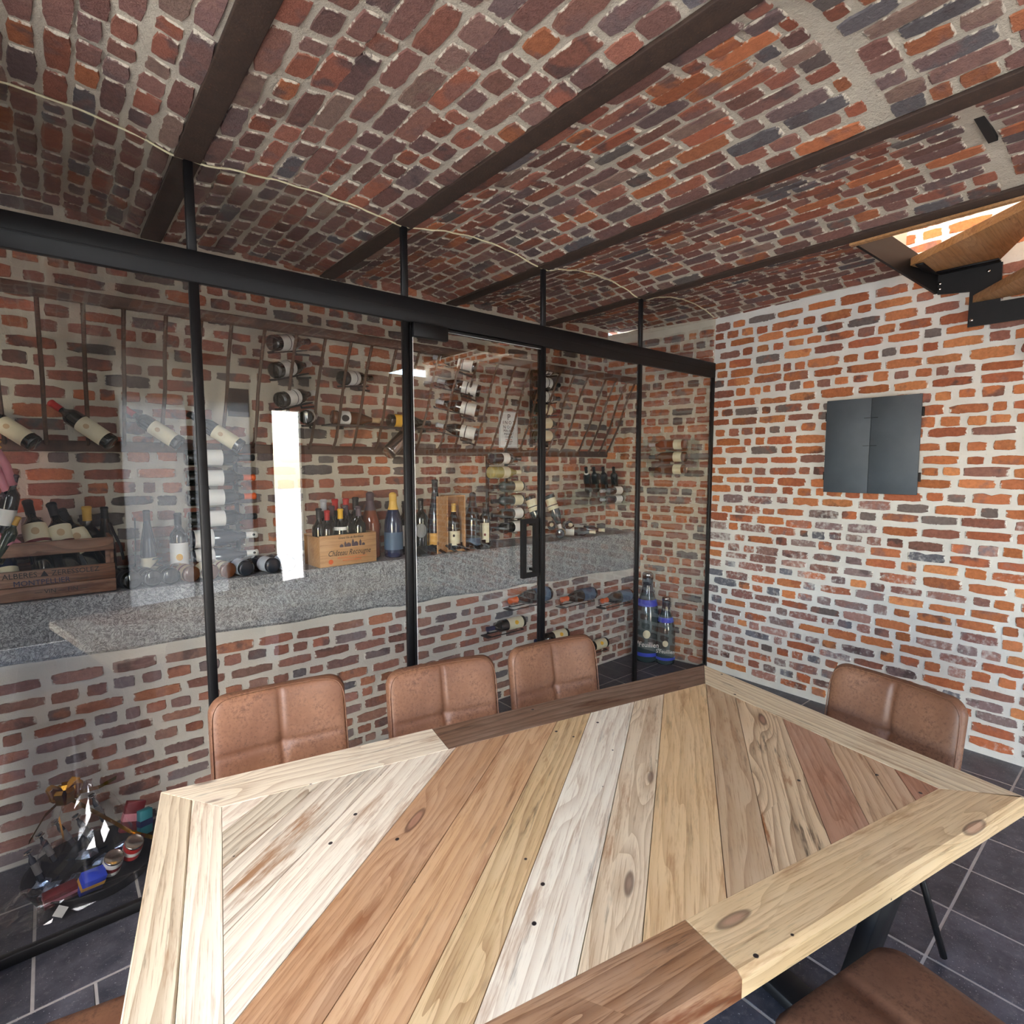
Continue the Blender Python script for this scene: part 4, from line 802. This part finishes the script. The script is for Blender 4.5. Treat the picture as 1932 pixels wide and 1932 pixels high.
text('MIS EN BOUTEILLE AU CHATEAU', .012, M['l_orange'], wcr, (.19, -.0006, .044), rx, 'print'); text('BORDEAUX SUPERIEUR', .011, M['l_orange'], wcr, (.19, -.0006, .028), rx, 'print')
o = disc(.014, 14).obj('seal_print', M['l_orange'], wcr); o.location = (.062, -.0001, .027); o.rotation_euler = rx
for x, z, w_, h_ in ((.128, .104, .022, .018), (.15, .104, .012, .034), (.17, .104, .03, .024), (.197, .104, .014, .044), (.216, .104, .026, .028), (.243, .104, .013, .038), (.262, .104, .018, .016)):
    k = h_*.62; p5 = [(x-w_/2, z), (x+w_/2, z), (x+w_/2, z+k), (x, z+h_), (x-w_/2, z+k)]; G().add([(p[0], -.0004, p[1]) for p in p5]+[(p[0], 0, p[1]) for p in p5], [(0, 1, 2, 3, 4)]+[(q, 5+q, 5+(q+1) % 5, (q+1) % 5) for q in range(5)]).obj('castle_print', M['l_purple'], wcr)
for k, (x, y, h, cap, gl, lb) in enumerate([(.742, .70, .315, 'l_black', 'dark', 'black-capped bottle at the shaded end of the printed wine crate'), (.775, .662, .305, 'l_red', 'dark', 'red-capped front bottle at the shaded end of the printed wine crate'), (.80, .775, .36, 'l_silver', 'dark', 'silver-capped bottle standing tall at the back of the printed crate'), (.868, .775, .36, 'l_red', 'dark', 'tall red-capped back bottle in the printed crate, the one beside the silver cap'), (.935, .775, .36, 'l_red', 'dark', 'tall red-capped back bottle in the printed crate, the one beside the black cap'), (.995, .775, .365, 'l_black', 'dark', 'tall black-capped bottle at the back of the printed crate'), (.822, .713, .325, 'l_purple', 'dark', 'plum-capped bottle behind the yellow-capped one in the printed crate'), (.852, .662, .31, 'l_yellow', 'dark', 'yellow-capped bottle with slanted white neck label in the printed crate'), (.905, .715, .325, 'l_purple', 'dark', 'plum-capped bottle in the middle of the printed crate'), (.965, .668, .32, 'l_purple', 'dark', 'plum-capped front bottle near the rosy bottle in the printed crate')]):
    b = Vector((x, y, zc_+.0075)); bottle(b, b+Z3*h, lb, gl, 'bdx', 'l_lwhite' if k == 7 else None, (.185, .203), cap, length=h, arc=170, group='bottles in the printed wine crate')
stand(1.082, .76, .405, 'large copper-rose bottle with dark neck foil standing beside the printed crate', glass='rose', kind='cha', lab=None, cap='l_purple', capz=.228)
t = stand(1.205, .70, .40, 'matt blue sparkling-wine bottle with gold neck and slate label', glass='blue', kind='cha', lab='l_bluelab', lz=(.04, .125), cap='l_gold', arc=170)
stand(1.318, .76, .335, 'dark bottle with narrow white label standing behind the hinge post', glass='dark', kind='bdx', lab='l_lwhite', lz=(.05, .17), cap='l_black', arc=100)
stand(1.412, .72, .355, 'dark bottle with an oval grey crest label next to the hinge post', glass='dark', kind='bdx', lab=None, cap='l_black', emblem=(.13, .034, 'l_grey'))
stand(1.520, .72, .475, 'tallest slim dark bottle with orange label on the ledge', glass='slate', kind='rie', lab='l_ochre', lz=(.02, .10), cap='l_black', arc=220)
wbx = thing('wooden_bottle_box', 'open upright pine gift box with a bottle inside on the ledge', 'box', (1.65, .70, zled(1.65)+.001), math.radians(-12))
for nm, p, q in (('panel', (-.066, .06, 0), (.066, .068, .37)), ('panel', (-.066, -.05, 0), (-.058, .0595, .37)), ('panel', (.058, -.05, 0), (.066, .0595, .37)), ('panel', (-.0575, -.05, .362), (.0575, .0595, .37)), ('panel', (-.0575, -.05, 0), (.0575, .0595, .01))): G().box(p, q).obj(nm, M['crate'], wbx)
o = G().box((0, 0, 0), (.008, .105, .37)).obj('lid', M['crate'], wbx); o.location = (-.0665, -.05, 0); o.rotation_euler = (0, 0, math.radians(125)); G().tube([(.02+.03*math.cos(a/10*math.pi), 0, .37+.028*math.sin(a/10*math.pi)) for a in range(11)], .0022, 5).obj('handle', M['l_tan'], wbx)
bottle((1.652, .70, zled(1.65)+.0125), (1.652, .70, zled(1.65)+.315), 'dark bottle with cream label and medallion inside the open pine box', 'dark', 'bur', 'l_cream', (.025, .12), 'l_gold', emblem=(.09, .008, 'l_black'), arc=200)
t = stand(1.808, .70, .385, 'large black sparkling-wine bottle with slate blue label on the ledge', glass='dark', kind='cha', lab='l_bluelab', lz=(.02, .062), cap='l_black', arc=190)
stand(1.928, .72, .31, 'dark bottle with long cream vertical label at the end of the fins', glass='dark', kind='bdx', lab='l_cream', lz=(.03, .165), cap='l_black', emblem=(.085, .008, 'l_maroon'), arc=95)
fr_ = thing('finned_rack', 'black steel strip with seven slanted fins along the front of the ledge', 'rack', (1.3, .61, zled(1.5)+.001)); fr_.matrix_world = Matrix.Translation((0, 0, zled(1.5)+.001))
G().box((1.30, .675, 0), (1.90, .685, .05)).obj('strip', M['steel'], fr_)
for k in range(7):
    x = 1.315+k*.092; v = [(x, .602, .003), (x+.03, .602, .003), (x-.028, .674, .052), (x-.05, .674, .052)]; v += [(a, b, c+.004) for a, b, c in v]; mobj('fin', mesh('fin', v, [(3, 2, 1, 0), (4, 5, 6, 7), (0, 1, 5, 4), (1, 2, 6, 5), (2, 3, 7, 6), (3, 0, 4, 7)]), M['matt'], fr_)
# right end of the ledge
for k, (x, lb) in enumerate([(2.42, 'inverted bottle with cream banded label hanging behind the door handle post'), (2.625, 'inverted bottle with cream banded label hanging just past the door handle post')]):
    bottle((x, .80, 1.42), (x+.045, .70, 1.13), lb, 'tealglass', 'bur', 'l_cream', (.03, .125), 'l_lwhite', ((.085, .092, 'l_black'), (.122, .128, 'l_black')), length=.30, group='two inverted bottles past the door handle')
for k, (b, t_, lab, lb) in enumerate([((2.68, .83, 1.165), (2.52, .66, 1.20), 'l_tan', 'upper lying bottle with pinkish label and gold tip at the ledge end'), ((2.84, .82, 1.165), (2.70, .64, 1.19), 'l_lwhite', 'upper lying bottle with white label at the ledge end'), ((2.60, .65, 1.125), (2.82, .83, 1.13), 'l_tan', 'lower lying bottle with pinkish label at the ledge end'), ((2.76, .80, 1.122), (2.93, .635, 1.118), 'l_lwhite', 'lower lying bottle with white label and cream capsule toward the room'), ((2.93, .85, 1.122), (3.08, .64, 1.12), 'l_lwhite', 'last lying bottle of the ledge with cream capsule toward the room')]):
    bottle(b, t_, lb, 'slate', 'bdx', lab, (.03, .115), 'l_cream', group='bottles lying at the ledge end', length=.28)
# small clear shelf with four necks
cs = thing('acrylic_rack', 'small clear acrylic rack in the corner holding six bottles over the ledge', 'rack', (3.1, .75, 1.32)); cs.matrix_world = Matrix.Identity(4)
for z in (1.328, 1.392): G().box((2.90, .64, z), (3.44, .925, z+.005)).obj('shelf', M['acrylic'], cs)
for x in (2.90, 3.17, 3.435): G().box((x, .64, 1.30), (x+.005, .925, 1.46)).obj('side', M['acrylic'], cs)
for k, (x, cap) in enumerate([(2.99, 'l_lwhite'), (3.085, 'l_black'), (3.20, 'l_black'), (3.335, 'l_black')]): bottle((x+.095, .80, 1.44), (x-.01, .73, 1.60), f'{["first", "second", "third", "fourth"][k]} of four bottles slanting up out of the acrylic corner rack', 'dark', 'bdx', None, cap='l_black', neck=(.225, .24, cap), length=.25, group='four slanting bottles in the acrylic rack')
for k, (z, lb) in enumerate([(1.437, 'upper bottle with square white label lying in the acrylic corner rack'), (1.364, 'lower bottle with square white label lying in the acrylic corner rack')]): bottle((3.42, .72, z), (3.14, .72, z), lb, 'slate', 'bdx', 'l_lwhite', (.02, .115), 'l_silver', length=.27)
# clear rack on the side wall
wcm = Matrix(((tC.x, nC.x, 0, XR), (tC.y, nC.y, 0, 0), (0, 0, 1, 0), (0, 0, 0, 1)))
def WC(y, d, z): return Vector((XR+KC*y, y, z))+nC*d
ar = thing('acrylic_rack', 'clear acrylic three-tier bottle rack on the cellar side wall', 'rack', (0, 0, 0)); ar.matrix_world = wcm
for z in (1.575, 1.675, 1.775): G().box((-.55, .006, z), (-.10, .16, z+.006)).obj('shelf', M['acrylic'], ar)
for x in (-.55, -.106): G().box((x, .006, 1.56), (x+.006, .165, 1.868)).obj('side', M['acrylic'], ar)
G().box((-.55, .004, 1.56), (-.10, .008, 1.868)).obj('back', M['acrylic'], ar)
for k, z in enumerate((1.8215, 1.7215, 1.6215)):
    bottle(WC(.17, .085, z), WC(.49, .085, z), f'{ORD[k]} of three brown bottles lying along the side wall rack', 'amber' if k else 'rose', 'bdx', 'l_cream', (.03, .095), 'l_silver' if k == 0 else 'l_black', length=.32, group='three brown bottles along the side wall rack')
# six wall holders with bottles on the low wall
HO = [(1.995, 2.375, .712, 'l_orange'), (2.505, 2.865, .640, 'l_orange'), (2.965, 3.325, .556, 'l_orange'), (1.80, 2.125, .548, 'l_navy'), (2.24, 2.565, .372, 'l_navy'), (2.70, 3.025, .205, 'l_navy')]
for k, (xt, xb_, z, cap) in enumerate(HO):
    pos_ = ['upper one near the handle', 'upper middle one', 'upper one near the corner', 'lower one near the handle', 'lower one past the post', 'lowest one behind a chair'][k]; up_ = k < 3; L = xb_-xt; r = .0375*L/.302 if not up_ else .041*L/.30
    bottle((xb_, .535, z+.004), (xt, .535, z+.004), (f'orange-capped magnum on a low wall holder, the {pos_}' if up_ else f'navy-capped bottle on a low wall holder, the {pos_}'), 'dark', 'bur' if up_ else 'bdx', 'l_bluelab' if up_ else 'l_cream', (.02, .125) if up_ else (.025, .145), cap, emblem=None if up_ else (.085, .014, 'l_yellow'), group='bottles on the low wall holders', length=L, arc=190, n=22)
    t = thing('bottle_holder', f'flat black steel holder on the low wall, the {pos_}', 'holder', (0, 0, 0), 0, 'black holders on the low wall'); zb = z+.004-r-.006
    fp = [(xt-.02, .497), (xb_-.03, .497), (xb_-.03, .573), (xt-.02, .573)]
    G().tube([(x, y, zb) for x, y in fp]+[(fp[0][0], fp[0][1], zb)], .004, 6).obj('frame', M['steel'], t); mobj('front_plate', bevelled(G().box((xt-.024, .498, zb-.003), (xt+.014, .572, zb+.004)).me('front_plate'), .001, 1), M['steel'], t); G().tube([(xb_-.06, .535, zb), (xb_-.06, .596, zb)], .006, 6).obj('wall_arm', M['steel'], t); G().tube([(xt+.05, .573, zb), (xt+.05, .596, zb)], .006, 6).obj('wall_arm', M['steel'], t)
# two giant bottles on the cellar floor
for x, y, h, lb in ((3.42, .425, .752, 'taller giant clear-grey beer bottle with blue labels on the cellar floor'), (3.475, .275, .562, 'smaller giant clear-grey beer bottle with blue labels on the cellar floor')):
    b = Vector((x, y, .001)); t = bottle(b, b+Z3*h, lb, 'tealglass', 'cha', 'l_royal', (.024, .037), None, neck=(.20, .222, 'l_royal'), emblem=(.105, .013, 'l_cream'), length=h, n=26, arc=200)
    text('S\u1d57Feuillien', .026, M['l_lwhite'], t, (0, -.0465, .068), (math.radians(90), 0, 0), 'lettering', .1, sx=.8); G().lathe([(.0185, .298), (.0185, .312), (.012, .317), (.001, .3175)], 14).obj('crown_cap', M['chrome'], t); mobj('neck_foil', band('cha', .245, .297, 'slate', 360, .0009), None, t)
# ================================================================== GIFT BASKET
bx, by = -.36, .34
bk = thing('gift_basket', 'black oval gift basket tray on the cellar floor at the glass', 'basket', (bx, by, .002), math.radians(-8))
g = G().lathe([(.185, 0), (.20, .004), (.222, .055), (.230, .057), (.226, .061), (.216, .055), (.19, .012), (.001, .01)], 32, closed=False); [setattr(p, 'x', p.x*1.0) for p in g.v]; g.obj('tray', M['matt'], bk)
def at_b(x, y, z): return Vector((bx+x, by+y, z))
def can(x, y, z, r, h, c, c2, lb, tilt=(.5, .2)):
    t = thing('tin_can', lb, 'can', at_b(x, y, z)); t.rotation_euler = (tilt[0], tilt[1], 0)
    G().lathe([(r*.95, 0), (r, .003), (r, h-.003), (r*.95, h), (r*.9, h-.002), (.001, h-.002)], 20).obj('tin', M['chrome'], t); G().lathe([(r+.0006, .008), (r+.0006, h-.008)], 20, closed=False).obj('label', M[c], t); G().lathe([(r+.0011, h*.38), (r+.0011, h*.62)], 20, closed=False).obj('label_band', M[c2], t)
can(.045, -.115, .06, .033, .085, 'l_lwhite', 'l_maroon', 'white tin with dark crest standing in the gift basket'); can(.115, -.085, .075, .033, .085, 'l_red', 'l_lwhite', 'red and cream tin standing in the gift basket')
def carton(x, y, z, sx, sy, sz, c, c2, lb, rot):
    t = thing('carton', lb, 'box', at_b(x, y, z)); t.rotation_euler = rot; mobj('box', bevelled(G().box((-sx/2, -sy/2, 0), (sx/2, sy/2, sz)).me('box'), .002, 1), M[c], t); G().box((-sx/2-.0005, -sy/2-.0005, sz*.35), (sx/2+.0005, sy/2+.0005, sz*.6)).obj('print_band', M[c2], t)
carton(-.025, -.15, .045, .075, .05, .075, 'l_royal', 'l_ochre', 'blue and tan carton in the gift basket', (.5, .15, .3)); carton(-.11, -.15, .04, .10, .04, .05, 'l_maroon', 'l_pink', 'dark pink packet lying in the gift basket', (.2, 0, .2)); carton(.12, .03, .11, .07, .03, .12, 'l_maroon', 'l_pink', 'tall dusty red carton in the back of the gift basket', (-.2, .35, .1)); carton(.175, -.01, .10, .05, .03, .10, 'l_teal', 'l_navy', 'small teal carton at the side of the gift basket', (-.1, .1, .4))
for k, (x, y, z, r) in enumerate([(-.12, .02, .10, (.5, -.35)), (-.06, .06, .12, (.4, -.45)), (.0, .02, .13, (.5, -.4)), (.045, .07, .17, (.4, -.3)), (-.16, -.05, .08, (.6, -.3))]):
    t = thing('glass_vial', f'{["first", "second", "third", "fourth", "fifth"][k]} slim corked glass vial standing in the gift basket', 'vial', at_b(x, y, z), 0, 'slim vials in the gift basket'); t.rotation_euler = (r[0]*-.4, r[1], 0)
    G().lathe([(.010, 0), (.011, .004), (.011, .09), (.005, .105), (.005, .125), (.012, .126), (.012, .13), (.001, .131)], 12).obj('tube', M['slate'], t); G().lathe([(.016, .118), (.016, .121)], 12, closed=True).obj('collar', M['chrome'], t); G().lathe([(.0115, .03), (.0115, .075)], 12, closed=False).obj('label', M['l_grey'], t)
cw = thing('cellophane_wrap', 'crinkled clear cellophane with a gold bow around the gift basket', 'wrapping', (bx, by, .1)); cw.matrix_world = Matrix.Identity(4)
mobj('film', crumple((bx-.01, by-.005, .20), .235, .235, .195, 21, 34, 18, .07, .75), M['cello'], cw); mobj('crumpled_end', crumple((bx-.20, by-.16, .045), .08, .07, .07, 31, 20, 12, .5), M['cello'], cw); mobj('crumpled_end', crumple((bx-.11, by-.20, .04), .10, .04, .045, 37, 20, 12, .5), M['cello'], cw)
for k in range(9):
    a = k*.72; c = Vector((bx-.075, by-.02, .375)); d = Vector((math.cos(a), math.sin(a)*.7, .25*math.sin(k*1.7))); s = Vector((0, 0, 1)).cross(d).normalized()*.014; pts = []
    for i in range(9): q = i/8; pts.append(c+d*(.062*math.sin(q*math.pi)*(1 if q < .5 else .8))+Z3*(.032*math.sin(q*2*math.pi)+.01))
    v = []; [v.extend((p-s, p+s)) for p in pts]; mobj('ribbon_loop', mesh('ribbon_loop', v, [(2*i, 2*i+1, 2*i+3, 2*i+2) for i in range(8)]), M['goldfoil'], cw)
for q in ([(-.075, -.02, .37), (-.10, -.06, .31), (-.09, -.10, .24), (-.105, -.125, .21)], [(-.07, -.02, .37), (.03, .01, .35), (.09, .03, .36)], [(-.07, -.02, .36), (.02, -.05, .27), (.12, -.09, .17), (.19, -.10, .12)], [(-.075, -.02, .37), (-.14, -.05, .33), (-.19, -.08, .26)]):
    v = []
    for p in q: v += [at_b(p[0], p[1], p[2]-.006), at_b(p[0]+.004, p[1]-.004, p[2]+.012)]
    mobj('ribbon_tail', mesh('ribbon_tail', v, [(2*i, 2*i+1, 2*i+3, 2*i+2) for i in range(len(q)-1)]), M['goldfoil'], cw)
o = G().box((-.017, -.0006, -.017), (.017, 0, .017)).obj('price_tag', M['l_lwhite'], cw); o.location = at_b(-.11, -.245, .055); o.rotation_euler = (-.3, .7, 0)

M['foil'] = plain('blue_silver_foil', (150, 170, 200), .25, 1.0, 20, .3)
for k, (x, y, z, r, lb) in enumerate([(-.13, -.10, .06, .035, 'twist of silver-blue foil at the front of the gift basket'), (-.06, -.07, .05, .03, 'crumpled foil sweet in the middle of the gift basket'), (-.165, -.02, .05, .028, 'crumpled foil sweet at the wall end of the gift basket'), (.03, -.03, .06, .034, 'crumpled foil sweet behind the white tin'), (.10, .0, .07, .03, 'crumpled foil sweet behind the red tin'), (-.02, .06, .06, .036, 'crumpled foil sweet at the back of the gift basket')]):
    t = thing('foil_sweet', lb, 'sweet', at_b(x, y, z)); o = mobj('wrapper', crumple((0, 0, 0), r, r*.8, r*.7, 60+k, 9, 6, .35), M['foil'], t)
    for sx in (-1, 1): G().add([(sx*r*.8, 0, 0), (sx*r*1.9, -.012, .014), (sx*r*2.0, .006, .004), (sx*r*1.8, .014, -.012)], [(0, 1, 2), (0, 2, 3), (2, 1, 0), (3, 2, 0)]).obj('twist_end', M['foil'], t)
